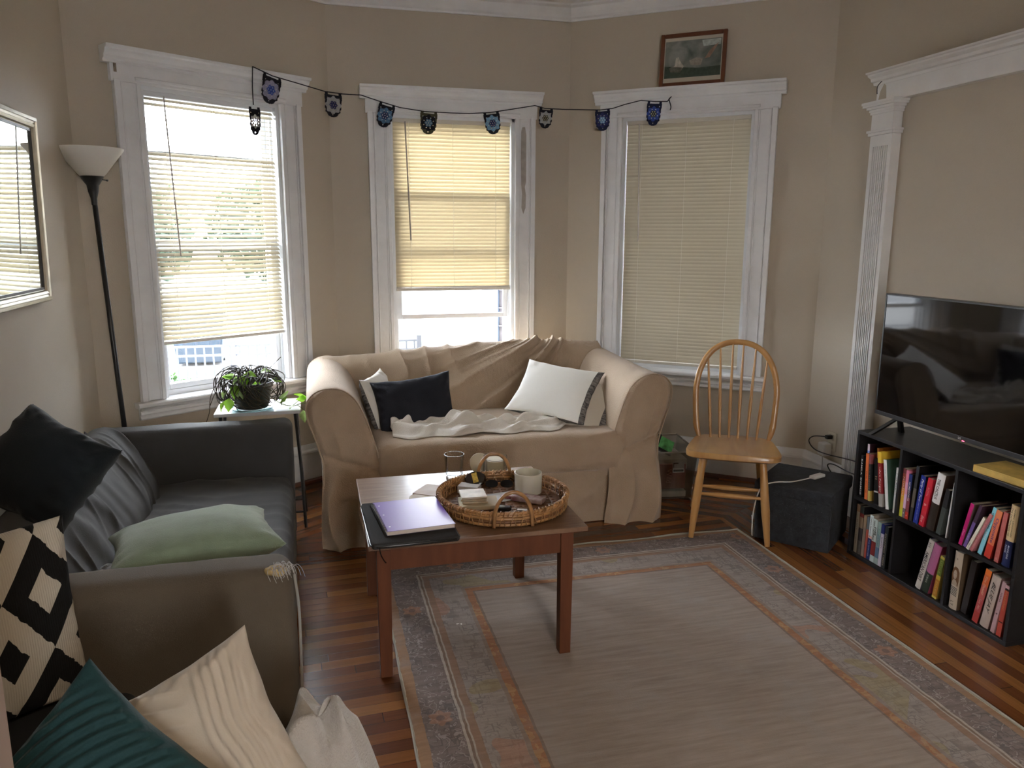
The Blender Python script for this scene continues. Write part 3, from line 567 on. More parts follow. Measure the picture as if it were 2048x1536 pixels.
# drawing on the woman's spine: hair, face, striped top (flat print)
def decal(parent, pts, col, x=-.0006, nm='cover_drawing'):
    mb = MB(); mb.add([(x, a, b) for a, b in pts], [tuple(range(len(pts)))]); return mb.build(nm, cmat(srgb(col)), parent)
def ell(cy, cz, ry, rz, n=18, a0=0, a1=2*PI): return [(cy+ry*math.cos(a0+(a1-a0)*i/n), cz+rz*math.sin(a0+(a1-a0)*i/n)) for i in range(n)]
decal(wb, [(.014, .175), (.018, .15), (.015, .115), (.009, .118), (-.006, .12), (-.016, .10), (-.0195, .13), (-.0185, .165), (-.010, .182), (.004, .186)], '#6a4a2c', -.0006, 'drawn_hair')
decal(wb, ell(.001, .152, .0092, .020), '#b8a898', -.0010, 'drawn_face')
decal(wb, [(.012, .12), (.006, .13), (-.004, .13), (-.012, .118), (-.012, .105), (.015, .105)], '#b0a08c', -.0008, 'drawn_neck')
for k in range(6): decal(wb, [(.0175, .064+k*.0065), (-.0175, .060+k*.0065), (-.0175, .063+k*.0065), (.0175, .067+k*.0065)], '#1c1820', -.0009, 'drawn_stripe')
decal(wb, [(.006, .154), (.002, .155), (.002, .1542), (.006, .153)], '#4c3424', -.0013, 'drawn_eye'); decal(wb, [(-.002, .155), (-.006, .154), (-.006, .153), (-.002, .1542)], '#4c3424', -.0013, 'drawn_eye')
decal(wb, ell(0, .140, .0028, .0012, 10), '#7c3830', -.0013, 'drawn_mouth')
# book lying on the bookcase
yb = empty('lying_book', (2.565, 2.265, .6225), math.radians(4), 'golden yellow hardcover book lying flat on the bookcase in front of the television', 'book')
YEL = mat('golden book cloth', (.62, .42, .10), rough=.55, var=.2, vscale=20)
mb = MB(); mb.box(-.07, .10, -.122, .122, 0, .003); mb.box(-.07, .10, -.122, .122, .024, .028); mb.box(-.07, -.066, -.122, .122, .003, .024); mb.build('cover', YEL, yb, bevel=.001)
mb = MB(); mb.box(-.066, .095, -.119, .119, .003, .024); mb.build('pages', PAGED, yb)

# ---------------------------------------------------------------- television
tv = empty('television', (2.56, 2.55, .622), 0, 'wide black flat-screen television standing on the low bookcase', 'television')
TVB = mat('black tv plastic', (.012, .012, .013), rough=.35)
SCR = mat('glossy black tv screen', (.004, .004, .005), rough=.045, spec=.75)
mb = MB(); rect = (-.485, .485, .085, .650)
mb.box(0, .045, -.485, .485, .085, .65); mb.box(.045, .075, -.30, .30, .10, .42); mb.build('housing', TVB, tv, bevel=.004)
mb = MB(); mb.box(-.003, 0, -.477, .477, .102, .643); mb.build('screen', SCR, tv)
mb = MB(); mb.box(-.006, 0, -.485, .485, .083, .101); mb.box(-.005, 0, -.485, -.477, .101, .65); mb.box(-.005, 0, .477, .485, .101, .65); mb.box(-.005, 0, -.477, .477, .643, .65); bzl = mb.build('bezel', mat('dark grey bezel', (.03, .03, .033), rough=.3), tv, bevel=.001)
for s in (-1, 1):
    mb = MB()
    yc = s*.36
    for dx in (-.075, .095): mb.add([(.02, yc-.012, .09), (.02, yc+.012, .09), (.035, yc+.012, .09), (.035, yc-.012, .09), (dx-.01, yc+s*.055-.012, .0005), (dx-.01, yc+s*.055+.012, .0005), (dx+.01, yc+s*.055+.012, .0005), (dx+.01, yc+s*.055-.012, .0005)], [(0, 1, 2, 3), (4, 7, 6, 5), (0, 4, 5, 1), (1, 5, 6, 2), (2, 6, 7, 3), (3, 7, 4, 0)])
    mb.build('foot', TVB, tv, bevel=.002)
TT = Matrix(((0, 0, -1, -.0065), (-1, 0, 0, -.02), (0, 1, 0, .0925), (0, 0, 0, 1)))
text_mesh('LG', TT, .009, None, mat('tv logo white', (.8, .8, .8), rough=.4), bzl, 'logo', .0004, 0, .02)
led = bpy.data.materials.new('red standby light'); led.use_nodes = True; e = led.node_tree.nodes['Principled BSDF']; e.inputs['Emission Color'].default_value = (1, .05, .1, 1); e.inputs['Emission Strength'].default_value = 2.0; e.inputs['Base Color'].default_value = (.5, .02, .03, 1)
mb = MB(); mb.box(-.0072, -.006, -.046, -.034, .0835, .086); mb.build('standby_light', led, bzl)

# ---------------------------------------------------------------- ottoman with white cable
OTT = mat('charcoal woven ottoman fabric', (.030, .034, .042), rough=.9, bump=.6, bscale=260, var=.25, vscale=30)
ot = empty('storage_ottoman', (2.40, 3.31, 0), math.radians(40), 'dark charcoal fabric storage ottoman between the wooden chair and the bookcase', 'ottoman')
mb = MB(); mb.box(-.185, .185, -.185, .185, .002, .255); mb.build('body', OTT, ot, bevel=.008, seg=3)
mb = MB(); mb.box(-.195, .195, -.195, .195, .245, .31); mb.build('lid', OTT, ot, bevel=.012, seg=3)
cb = empty('charging_cable', (2.40, 3.31, .31), 0, 'white cable with a flat connector block lying across the ottoman', 'cable')
WCB = mat('white cable plastic', (.66, .65, .63), rough=.4)
mb = MB(); M = Matrix.Translation((.06, -.02, .009)) @ Matrix.Rotation(math.radians(20), 4, 'Z'); mb.box(-.045, .045, -.018, .018, -.008, .008, M=M); mb.build('connector', WCB, cb, bevel=.005, seg=3)
mb = MB(); mb.tube(catmull([(.02, -.032, .009), (-.04, -.045, .006), (-.12, -.06, .006), (-.20, -.05, .007), (-.262, -.04, -.01), (-.285, -.03, -.06), (-.29, -.01, -.16), (-.285, .0, -.27), (-.24, .06, -.306), (-.1, .3, -.306)]), .0032, 8); mb.build('lead', WCB, cb)

# ---------------------------------------------------------------- clear bin of books
CLEARP = thin_glass('clear storage plastic', (.82, .80, .76), .10, .12, .10, (.55, .5, .42))
bi = empty('storage_box', (1.985, 4.14, 0), math.radians(-8), 'clear plastic storage bin of papers and books behind the chair beside the beige loveseat', 'box')
mb = MB(); a, b, h = .165, .20, .30
def loop(k, z): return [(-a*k, -b*k, z), (a*k, -b*k, z), (a*k, b*k, z), (-a*k, b*k, z)]
mb.add(loop(.86, .004)+loop(1, h)+loop(.98, h)+loop(.845, .009), [(0, 3, 2, 1), (0, 1, 5, 4), (1, 2, 6, 5), (2, 3, 7, 6), (3, 0, 4, 7), (4, 5, 9, 8), (5, 6, 10, 9), (6, 7, 11, 10), (7, 4, 8, 11), (8, 9, 13, 12), (9, 10, 14, 13), (10, 11, 15, 14), (11, 8, 12, 15), (12, 13, 14, 15)])
mb.build('tub', CLEARP, bi)
mb = MB(); lp = [(-a, -b, h-.004), (a, -b, h-.004), (a, b, h-.004), (-a, b, h-.004)]; mb.tube(lp, .006, 6, closed=True); mb.build('rim', thin_glass('clear rim plastic', (.9, .88, .85), .2, .2, .35, (.6, .56, .5)), bi)
def inbin(name, label, cat, M, sx, sy, sz, m, extra=None, group='things in the clear bin'):
    mb = MB(); mb.box(-sx/2, sx/2, -sy/2, sy/2, 0, sz); o = mb.build(name, m, bevel=.0015); o.matrix_world = Matrix.Translation((1.985, 4.14, 0)) @ Matrix.Rotation(math.radians(-8), 4, 'Z') @ M; tag(o, label, cat, group); return o
R_ = Matrix.Rotation; T_ = Matrix.Translation
o = inbin('red_book', 'dark red book with pale title lettering pressed against the front of the clear bin', 'book', T_((.03, -.145, .06)), .16, .02, .15, mat('dark red cover', (.20, .035, .03), rough=.4))
text_mesh('Wild', Matrix(((0, 1, 0, -.02), (0, 0, -1, -.0105), (-1, 0, 0, .08), (0, 0, 0, 1))), .03, None, mat('rose lettering', (.5, .2, .17)), o, 'title')
for k in range(2): inbin('cream_book', ['cream book standing at the left of the clear bin', 'second cream book beside it in the clear bin'][k], 'book', T_((-.118+k*.028, -.07, .012)) @ R_(.05, 4, 'Y'), .02, .15, .2, mat('cream paper', (.5, .45, .33), rough=.7))
o = inbin('white_book', 'white book lying at the bottom of the clear bin', 'book', T_((.03, -.12, .012)), .17, .08, .035, mat('white paper', (.5, .47, .42), rough=.7))
o = inbin('paper_sheet', 'loose white papers standing up in the left of the clear bin', 'paper', T_((-.085, -.02, .22)) @ R_(-.15, 4, 'X'), .11, .012, .12, mat('grey white paper', (.42, .38, .31), rough=.8, var=.15, vscale=10))
o = inbin('dark_box', 'small black box on top of the papers in the clear bin', 'box', T_((-.095, .01, .335)), .10, .05, .035, mat('black card', (.012, .012, .014), rough=.4))
o = inbin('snack_packet', 'bright green packet with black edge poking out of the clear bin', 'packet', T_((.005, -.04, .255)) @ R_(.5, 4, 'Y') @ R_(-.5, 4, 'X'), .10, .014, .085, mat('green packet film', (.10, .42, .12), rough=.4, var=.4, vscale=40))
mb = MB(); mb.box(-.055, -.044, -.009, .009, -.004, .089); mb.build('black_edge', mat('black packet edge', (.01, .01, .01)), o)
mb = MB(); mb.box(-.044, .052, -.009, .009, -.004, .012); mb.build('black_edge', mat('black packet edge', (.01, .01, .01)), o)
o = inbin('crumpled_bag', 'crumpled pale plastic bag filling the middle of the clear bin', 'bag', T_((.04, .03, .16)), .2, .24, .06, mat('crumpled bag plastic', (.34, .30, .25), rough=.5, bump=.8, bscale=20))
o = inbin('product_label', 'small black and silver barcode label stuck on the front of the clear bin', 'label', T_((.055, -.188, .17)) @ R_(-.12, 4, 'X'), .07, .002, .065, mat('silver label', (.32, .28, .26), rough=.4))
mb = MB(); mb.box(-.03, .03, -.0016, -.001, .005, .018); mb.box(-.03, .0, -.0016, -.001, .05, .058); mb.box(-.03, -.026, -.0016, -.001, .03, .058); mb.build('label_print', mat('black print', (.01, .01, .01)), o)

# ---------------------------------------------------------------- windsor chair
OAK = mat('honey oak chair wood', (.44, .225, .070), rough=.32, coat=.3, col2=(.52, .29, .10), vscale=3, stretch=(3, 3, .6), distort=1.5, bump=.03, bscale=30)
OAKS = mat('honey oak seat boards', (.42, .225, .075), rough=.30, coat=.35, col2=(.54, .32, .12), vscale=3, stretch=(8, 1, 1), distort=.6)
ch = empty('windsor_chair', (2.075, 3.47, 0), math.radians(-30), 'honey-coloured wooden hoop-back chair with six spindles beside the clear bin', 'chair')
ys = lambda v: v
seat = [(-.165, -.195), (0, -.205), (.165, -.195), (.215, -.175), (.232, -.13), (.228, -.05), (.215, .05), (.20, .13), (.17, .175), (.1, .2), (0, .207), (-.1, .2), (-.17, .175), (-.20, .13), (-.215, .05), (-.228, -.05), (-.232, -.13), (-.215, -.175)]
sp_ = [tuple(p) for p in catmull([(*p, 0) for p in seat+[seat[0]]], 4)[:-1]]; sp_ = [(p[0], p[1]) for p in sp_]
mb = MB(); n = len(sp_)
rings = [(.93, .425), (1.0, .434), (1.0, .455), (.975, .462), (.9, .461), (.6, .455), (.25, .452)]
vs = []
for k, z in rings:
    for x, y in sp_: vs.append((x*k, y*k, z))
fs = [(i*n+j, i*n+(j+1) % n, (i+1)*n+(j+1) % n, (i+1)*n+j) for i in range(len(rings)-1) for j in range(n)]+[tuple(range(n))[::-1], tuple((len(rings)-1)*n+j for j in range(n))]
mb.add(vs, fs); mb.build('seat', OAKS, ch, smooth=True)
def leg(a, b):
    a, b = Vector(a), Vector(b); pr = [(0, .0165), (.12, .019), (.45, .0215), (.6, .022), (.8, .0175), (1, .013)]
    mb = MB(); mb.tube([a.lerp(b, t) for t, r in pr], [r for t, r in pr], 12); mb.build('leg', OAK, ch, smooth=True)
FT = {}
for k, (tx, ty, bx, by, z) in {'fl': (-.145, -.125, -.185, -.19, .007), 'fr': (.145, -.125, .19, -.19, .0), 'rl': (-.13, .12, -.20, .30, .0), 'rr': (.13, .12, .19, .28, .0)}.items():
    leg((tx, ty, .43), (bx, by, z)); FT[k] = (Vector((tx, ty, .43)), Vector((bx, by, z)))
def on(k, z): a, b = FT[k]; return a.lerp(b, (a.z-z)/(a.z-b.z))
def rung(a, b, r=.009, R=.0135):
    mb = MB(); ts = [0, .15, .3, .5, .7, .85, 1]; rr = [r*.9, r, R*.9, R, R*.9, r, r*.9]; mb.tube([a.lerp(b, t) for t in ts], rr, 10); mb.build('stretcher', OAK, ch, smooth=True)
rung(on('fl', .235), on('fr', .235)); rung(on('fl', .262)+Vector((0, .04, 0)), on('fr', .262)+Vector((0, .04, 0)))
# hoop and spindles, reclined
def hp(t):   # t 0..1 around the hoop from left foot to right
    pts = [(-.178, .145, .455), (-.196, .155, .52), (-.205, .175, .62), (-.208, .195, .72), (-.190, .216, .82), (-.145, .233, .905), (-.08, .243, .953), (0, .246, .968)]
    return pts
hoop = hp(0); hoop = hoop+[(-x, y, z) for x, y, z in hoop[-2::-1]]
hc = catmull(hoop, 6); mb = MB(); N = len(hc)
vs = []
for i, p in enumerate(hc):
    d = (hc[min(i+1, N-1)]-hc[max(i-1, 0)]).normalized(); bn_ = Vector((0, 1, .12)).normalized(); sd = d.cross(bn_).normalized(); bn_ = sd.cross(d)
    e = min(i, N-1-i)/8; k = .55+.45*min(1, e)
    if e < 1: k = .6+.5*math.sin(min(1, e)*PI/2)
    for q in range(12): t = 2*PI*q/12; vs.append(p+sd*math.cos(t)*.0155*k+bn_*math.sin(t)*.0085)
mb.add(vs, [(i*12+q, i*12+(q+1) % 12, (i+1)*12+(q+1) % 12, (i+1)*12+q) for i in range(N-1) for q in range(12)]+[tuple(range(12)), tuple((N-1)*12+q for q in range(12))]); mb.build('back_hoop', OAK, ch, smooth=True)
for k in range(6):
    f = (k-2.5)/2.5; xb = f*.118; xt = f*.150
    best = min(hc, key=lambda p: abs(p.x-xt)+(0 if p.z > .7 else 9))
    a = Vector((xb, .165-.02*abs(f), .455)); b = Vector(best)-Vector((0, 0, .008)); ts = [0, .15, .35, .6, .85, 1]; rr = [.0065, .0078, .0092, .0075, .0055, .005]
    mb = MB(); mb.tube([a.lerp(b, t)+Vector((0, .008*math.sin(PI*t), 0)) for t in ts], rr, 10); mb.build('spindle', OAK, ch, smooth=True)
# ---------------------------------------------------------------- soft shapes
def softbox(mb, x0, x1, y0, y1, z0, z1, r, d=.04, disp=None, mi=0):
    lo, hi = Vector((x0, y0, z0)), Vector((x1, y1, z1)); ns = [max(2, int(round((hi[i]-lo[i])/d))) for i in range(3)]
    idx = {}; vs = []; fs = []
    def lin(i, k):
        # denser near the edges so the rounding is smooth
        n = ns[i]; L_ = hi[i]-lo[i]; k_ = 4; t = k
        pts = [0, r*.15, r*.4, r*.7, r]; m = max(1, n-2)
        seq = pts+[r+(L_-2*r)*j/m for j in range(1, m)]+[L_-p for p in pts[::-1]]
        return seq
    seqs = [lin(i, 0) for i in range(3)]; N = [len(s)-1 for s in seqs]
    def vid(a, b, c):
        k = (a, b, c)
        if k not in idx:
            p = Vector((lo.x+seqs[0][a], lo.y+seqs[1][b], lo.z+seqs[2][c]))
            q = Vector([min(max(p[i], lo[i]+r), hi[i]-r) for i in range(3)]); dd = p-q
            nrm = dd.normalized() if dd.length > 1e-6 else Vector((0, 0, 1))
            if dd.length > 1e-6: p = q+nrm*r
            if disp: p = p+nrm*disp(p, nrm)
            idx[k] = len(vs); vs.append(p)
        return idx[k]
    A, B, C = N
    for a in range(A):
        for b in range(B):
            fs.append((vid(a, b, 0), vid(a, b+1, 0), vid(a+1, b+1, 0), vid(a+1, b, 0))); fs.append((vid(a, b, C), vid(a+1, b, C), vid(a+1, b+1, C), vid(a, b+1, C)))
    for a in range(A):
        for c in range(C):
            fs.append((vid(a, 0, c), vid(a+1, 0, c), vid(a+1, 0, c+1), vid(a, 0, c+1))); fs.append((vid(a, B, c), vid(a, B, c+1), vid(a+1, B, c+1), vid(a+1, B, c)))
    for b in range(B):
        for c in range(C):
            fs.append((vid(0, b, c), vid(0, b, c+1), vid(0, b+1, c+1), vid(0, b+1, c))); fs.append((vid(A, b, c), vid(A, b+1, c), vid(A, b+1, c+1), vid(A, b, c+1)))
    mb.add(vs, fs, mi)
def ridge(x): return 1-abs((x % 1)*2-1)
def fold(t, sharp=2): return (.5+.5*math.sin(t))**sharp
def pillow(name, label, cat, w_, h_, t, c, xa, za, mats, seed=0, pinch=.09, wr=.006, n=34, fn=None, group=None, trim=None, puff=.42, bias=1.0, wrap=9):
    X = Vector(xa).normalized(); Zv = Vector(za); Zv = (Zv-X*Zv.dot(X)).normalized(); Y = Zv.cross(X)
    M = Matrix(((X.x, Y.x, Zv.x, c[0]), (X.y, Y.y, Zv.y, c[1]), (X.z, Y.z, Zv.z, c[2]), (0, 0, 0, 1)))
    vs = []; fs = []; mi = []; ids = {}
    def P(i, j, s):
        u, v = -1+2*i/n, -1+2*j/n
        # denser near the rim
        u, v = math.sin(u*PI/2)*.5+u*.5, math.sin(v*PI/2)*.5+v*.5
        x = w_/2*u*(1-pinch*(1-v*v)*abs(u)**1.5); z = h_/2*v*(1-pinch*(1-u*u)*abs(v)**1.5)
        e = max(0, (1-u*u))*max(0, (1-v*v)); y = t/2*e**puff
        k = 1-e
        wv = wr*(nz(x*9+seed*3.1, z*9, seed)*1.2+nz(x*22, z*22, seed+5)*.5)*min(1, e*6)
        g = math.atan2(v, u); gat = wr*1.3*math.sin(g*22+3*nz(u*2, v*2, seed))*max(0, 1-abs(e-.12)*6)*min(1, e*12)
        y += (wv+gat)
        if fn: y += fn(u, v, e, s)
        y *= bias if s > 0 else 2-bias
        return Vector((x+wr*.8*nz(z*12, seed, 1), -s*y, z+wr*.8*nz(x*12, seed, 9)))
    for s in (1, -1):
        for i in range(n+1):
            for j in range(n+1):
                rim = i in (0, n) or j in (0, n); k = (i, j, 1 if rim else s)
                if k not in ids: ids[k] = len(vs); vs.append(P(i, j, s) if not rim else Vector((P(i, j, 1).x, 0, P(i, j, 1).z)))
        for i in range(n):
            for j in range(n):
                q = []
                for a, b in ((i, j), (i+1, j), (i+1, j+1), (i, j+1)):
                    rim = a in (0, n) or b in (0, n); q.append(ids[(a, b, 1 if rim else s)])
                fs.append(tuple(q if s == 1 else q[::-1])); uu = -1+2*(i+.5)/n; uu = math.sin(uu*PI/2)*.5+uu*.5; mi.append(0 if s == 1 and uu < wrap else 1)
    mb = MB(); mb.v = [tuple(v) for v in vs]; mb.f = fs; mb.m = mi if len(mats) > 1 else [0]*len(fs)
    o = mb.build(name, mats, smooth='all'); o.matrix_world = M; tag(o, label, cat, group)
    if trim:
        pts = [Vector(vs[ids[(i, 0, 1)]]) for i in range(n)]+[Vector(vs[ids[(n, j, 1)]]) for j in range(n)]+[Vector(vs[ids[(i, n, 1)]]) for i in range(n, 0, -1)]+[Vector(vs[ids[(0, j, 1)]]) for j in range(n, 0, -1)]
        m2 = MB(); m2.tube(pts, trim[0], 6, closed=True); m2.build('piping', trim[1], o, smooth='all')
    return o

# ---------------------------------------------------------------- charcoal sofa along the left wall
SOF = mat('charcoal grey slipcover twill', (.050, .049, .048), rough=.88, sheen=.06, var=.10, vscale=5, bump=.25, bscale=420)
SOFL = mat('sofa cloth toned by warm light', (.110, .087, .060), rough=.9, sheen=.06, var=.08, vscale=4, bump=.3, bscale=420)  # sofa cloth browned and lightened: warm room light painted into the colour
so = empty('sofa', (-.60, 3.03, 0), .02, 'charcoal grey fabric two-seat sofa along the left wall below the mirror', 'sofa')
def dsp(a, f=5, seed=0): return lambda p, n: a*nz(p.x*f+seed, p.y*f, p.z*f)+a*.4*nz(p.x*f*3, p.y*f*3, p.z*f*3+seed)
mb = MB(); softbox(mb, -.41, .475, -.93, .93, .03, .25, .03, .12, dsp(.006)); mb.build('base', SOFL, so, smooth='all')
def armd(seed):
    def f(p, n):
        return .005*nz(p.x*4+seed, p.y*4, p.z*4)+.0025*nz(p.x*14, p.y*5, p.z*14+seed)+(-.004*math.exp(-((p.x-.40)/.012)**2) if n.y < -.5 else 0)
    return f
mb = MB(); softbox(mb, -.41, .49, -.95, -.775, .02, .622, .055, .045, armd(1)); na = mb.build('armrest', SOFL, so, smooth='all'); na['label'] = 'near armrest with a torn corner, warm light in its colour'
mb = MB(); softbox(mb, -.41, .48, .785, .955, .02, .622, .045, .05, armd(9)); mb.build('armrest', SOF, so, smooth='all')
# light welt down the front edge, torn corner with foam and threads
mb = MB(); mb.tube(catmull([(.492, -.95+.004, .05), (.498, -.948, .3), (.50, -.945, .5), (.492, -.935, .6)]), .004, 6); mb.build('welt', mat('worn pale welt', (.35, .34, .31), rough=.9), na)
FOAM = mat('exposed yellow foam', (.55, .42, .20), rough=.95, bump=.8, bscale=60, var=.3, vscale=25)
mb = MB(); 
def foam(u, v):
    a = 2*PI*u; r = math.sin(PI*v); p = Vector((.032*r*math.cos(a), .022*r*math.sin(a), .014*math.cos(PI*v))); return Vector((.445, -.925, .612))+p*(1+.35*nz(p.x*60, p.y*60, p.z*60))
mb.grid(foam, 18, 10, closeu=True); mb.build('exposed_foam', FOAM, na, smooth='all')
mb = MB(); R = random.Random(4)
for k in range(34):
    a = R.uniform(0, 2*PI); p = Vector((.462+R.uniform(-.035, .03), -.93+R.uniform(-.02, .012), .618)); q = p+Vector((R.uniform(-.02, .035), R.uniform(-.03, .01), R.uniform(.0, .016))); mb.tube(catmull([p, (p+q)/2+Vector((0, 0, .012)), q, q+Vector((.008, -.012, -.02))], 3), .0008, 4)
mb.build('frayed_threads', mat('frayed pale threads', (.45, .44, .42), rough=.9), na)
def seatd(p, n):
    w1 = nz(p.x*3, p.y*2.2, 3)*.012; w2 = .0085*(1-abs(math.sin(p.y*21+p.x*10+3*nz(p.x*3, p.y*3))))**2*sm(.0, .3, abs(p.y-.6)+.3); return w1+w2+.004*nz(p.x*16, p.y*9, 1)
mb = MB(); softbox(mb, -.22, .468, -.775, .785, .21, .375, .06, .022, seatd); mb.build('seat_cushion', SOF, so, smooth='all')
bprof = [(-.41, .2), (-.41, .60), (-.395, .655), (-.345, .68), (-.285, .655), (-.225, .59), (-.17, .51), (-.125, .43), (-.115, .35), (-.13, .28)]
bc_ = catmull([(x, 0, z) for x, z in bprof], 9); nb = len(bc_)
def backf(u, v):
    i = min(nb-1, int(round(v*(nb-1)))); p = bc_[i]; y = -.775+1.56*u
    d = (bc_[min(i+1, nb-1)]-bc_[max(i-1, 0)]).normalized(); nrm = Vector((-d.z, 0, d.x)); nrm = -nrm if nrm.x < 0 and i > nb*.5 else nrm
    nrm = Vector((abs(d.z), 0, abs(d.x)))
    face = sm(.30, .5, v)
    f = .011*fold(y*26+v*5+3.0*nz(y*2, v*3, 2), 2.2)*face*sm(0, .15, nz(y*2.5, v*2, 8)+.35)+.016*nz(y*2.3, v*2.5, 5)+.004*nz(y*15, v*6, 5)*face+.011*(1-abs(math.sin(y*30+v*9+3.2*nz(y*2.5, v*2.2, 11))))**2.2*face*sm(-.25, .35, nz(y*3, v*3, 14))*(1-sm(.85, 1, v))
    edge = 1-.05*((abs(2*u-1))**8)
    return Vector((p.x, y, p.z))+nrm*f-nrm*.03*(abs(2*u-1)**10)
mb = MB(); mb.grid(backf, 260, nb); mb.build('back_cushion', SOF, so, smooth='all')

# cushions on it
BLKV = mat('black velvet cushion', (.009, .013, .017), rough=.85, spec=.25, sheen=.12, bump=.1, bscale=200)
def tail(u, v, e, s): return .016*(1-abs(math.sin(v*9+u*2)))**1.5*sm(.3, .8, u)*sm(.05, .3, e)*sm(.75, .4, e)
pillow('cushion', 'black velvet square cushion lying on the back of the charcoal sofa by the mirror wall', 'cushion', .37, .34, .20, (-.878, 2.70, .780), (.3, -.168, -.138), (.02, .20, .28), [BLKV, BLKV], 3, fn=tail, wr=.006, puff=.34)
SAGE = mat('sage green chenille', (.22, .29, .205), rough=.9, sheen=.3, bump=.35, bscale=300, var=.10, vscale=14)
pillow('cushion', 'sage green soft cushion resting against the near armrest of the charcoal sofa', 'cushion', .50, .43, .17, (-.405, 2.49, .575), (.46, .10, .02), (-.08, .40, -.03), [SAGE, SAGE], 5, wr=.004, pinch=.10)
pillow('cushion', 'grey textured cushion mostly hidden beneath the sage green one', 'cushion', .40, .36, .11, (-.52, 2.50, .455), (1, .1, .02), (-.05, .93, -.05), [mat('grey nubby cushion cloth', (.30, .30, .30), rough=.95, bump=.8, bscale=90, var=.3, vscale=50)]*2, 6)

# ---------------------------------------------------------------- near bench with its pile of cushions and blanket
BB = mat('black bench fabric', (.012, .012, .012), rough=.9)
be = empty('upholstered_bench', (-.55, 1.5, 0), 0, 'black upholstered bench in the near left corner under the patterned cushions', 'bench')
mb = MB(); softbox(mb, -.49, .50, -.50, .50, .09, .20, .03, .15); mb.build('seat', BB, be, smooth='all')
for x in (-.42, .42):
    for y in (-.4, .4): mb = MB(); mb.box(x-.02, x+.02, y-.02, y+.02, 0, .11); mb.build('leg', BB, be)
mb = MB(); softbox(mb, -1.03, -.48, 1.70, 1.99, .202, .39, .04, .08); o = mb.build('seat_cushion', BB, smooth='all'); tag(o, 'plain black block cushion beneath the black and white diamond cushion', 'cushion')
# black and white diamond cushion
def diamond_mat():
    m = bpy.data.materials.new('black and cream tufted diamond cloth'); m.use_nodes = True; nt = m.node_tree; L = nt.links.new; b = nt.nodes['Principled BSDF']
    tc = nd(nt, 'ShaderNodeTexCoord'); sp = nd(nt, 'ShaderNodeSeparateXYZ'); L(tc.outputs['Object'], sp.inputs[0])
    nn = nd(nt, 'ShaderNodeTexNoise'); nn.inputs['Scale'].default_value = 45; L(tc.outputs['Object'], nn.inputs['Vector'])
    def Mt(op, a, b_=None):
        n = nd(nt, 'ShaderNodeMath', operation=op)
        for i, x in enumerate((a, b_)):
            if x is None: continue
            if isinstance(x, (int, float)): n.inputs[i].default_value = x
            else: L(x, n.inputs[i])
        return n.outputs[0]
    jit = Mt('MULTIPLY', Mt('SUBTRACT', nn.outputs['Fac'], .5), .06)
    PX, PZ = .19, .27     # repeat of the lattice
    x = Mt('ADD', Mt('DIVIDE', Mt('ADD', sp.outputs[0], -.15), PX), jit); z = Mt('ADD', Mt('DIVIDE', Mt('ADD', sp.outputs[2], -.065), PZ), jit)
    tri = lambda v: Mt('ABSOLUTE', Mt('SUBTRACT', Mt('FRACT', Mt('ADD', v, 50.5)), .5))
    def dist(ox, oz):
        return Mt('ADD', tri(Mt('ADD', x, ox)), tri(Mt('ADD', z, oz)))
    # zigzag bands: |x|+|z| distance from lattice centres; centres alternate solid diamonds and rings
    d = dist(0, 0)                      # 0 at centre, 1 at the opposite lattice point
    a_ = Mt('MULTIPLY', Mt('LESS_THAN', d, .5), Mt('GREATER_THAN', d, .20))     # black diamond with a pale heart
    b__ = Mt('GREATER_THAN', d, .80)   # small black diamond inside the pale one
    # colour of the ground alternates per row of cells
    blk = Mt('MAXIMUM', a_, b__)
    mx = nd(nt, 'ShaderNodeMix', data_type='RGBA'); L(blk, mx.inputs[0]); mx.inputs[6].default_value = (.50, .46, .38, 1); mx.inputs[7].default_value = (.010, .010, .010, 1)
    wv = nd(nt, 'ShaderNodeTexWave'); wv.inputs['Scale'].default_value = 60; wv.inputs['Distortion'].default_value = 1; L(tc.outputs['Object'], wv.inputs['Vector'])
    bp = nd(nt, 'ShaderNodeBump'); bp.inputs['Strength'].default_value = .5; bp.inputs['Distance'].default_value = .004; L(Mt('ADD', Mt('MULTIPLY', wv.outputs['Fac'], .3), Mt('ADD', nn.outputs['Fac'], Mt('MULTIPLY', blk, 1.2))), bp.inputs['Height']); L(bp.outputs[0], b.inputs['Normal'])
    L(mx.outputs[2], b.inputs['Base Color']); b.inputs['Roughness'].default_value = .95; b.inputs['Specular IOR Level'].default_value = .2; return m
DM = diamond_mat()
pillow('cushion', 'cream cushion with black tufted diamond pattern in the near left corner', 'cushion', .46, .45, .15, (-.795, 1.865, .632), (.82, .57, 0), (-.04, .17, .98), [DM, DM], 8, pinch=.05, wr=.005, n=44)
# teal ribbed cushion
TEAL = mat('dark teal ribbed velvet', (.004, .040, .045), rough=.8, sheen=.06, bump=.15, bscale=200)
def ribs(u, v, e, s): return .013*(fold((v*.92+.25*u*u+.1*u)*52, .8)-.5)*sm(0, .25, e)
pillow('cushion', 'dark teal cushion with raised curved ribs in the near left corner', 'cushion', .42, .42, .14, (-.462, 1.43, .445), (.67, .31, .67), (-.42, .55, .73), [TEAL, TEAL], 9, fn=ribs, n=110, wr=.003)
CRM = mat('cream pleated cotton', (.48, .42, .34), rough=.85, sheen=.15, bump=.12, bscale=300, var=.05, vscale=6)
def pleats(u, v, e, s):
    a = .011*(ridge(u*9.5+.25*math.sin(v*6))**.6-.5)*sm(.28, .36, u)*sm(.92, .84, u)*sm(0, .1, e)
    b = .010*ridge(v*5+u*2.2)**3*sm(.3, .1, u); return a+b
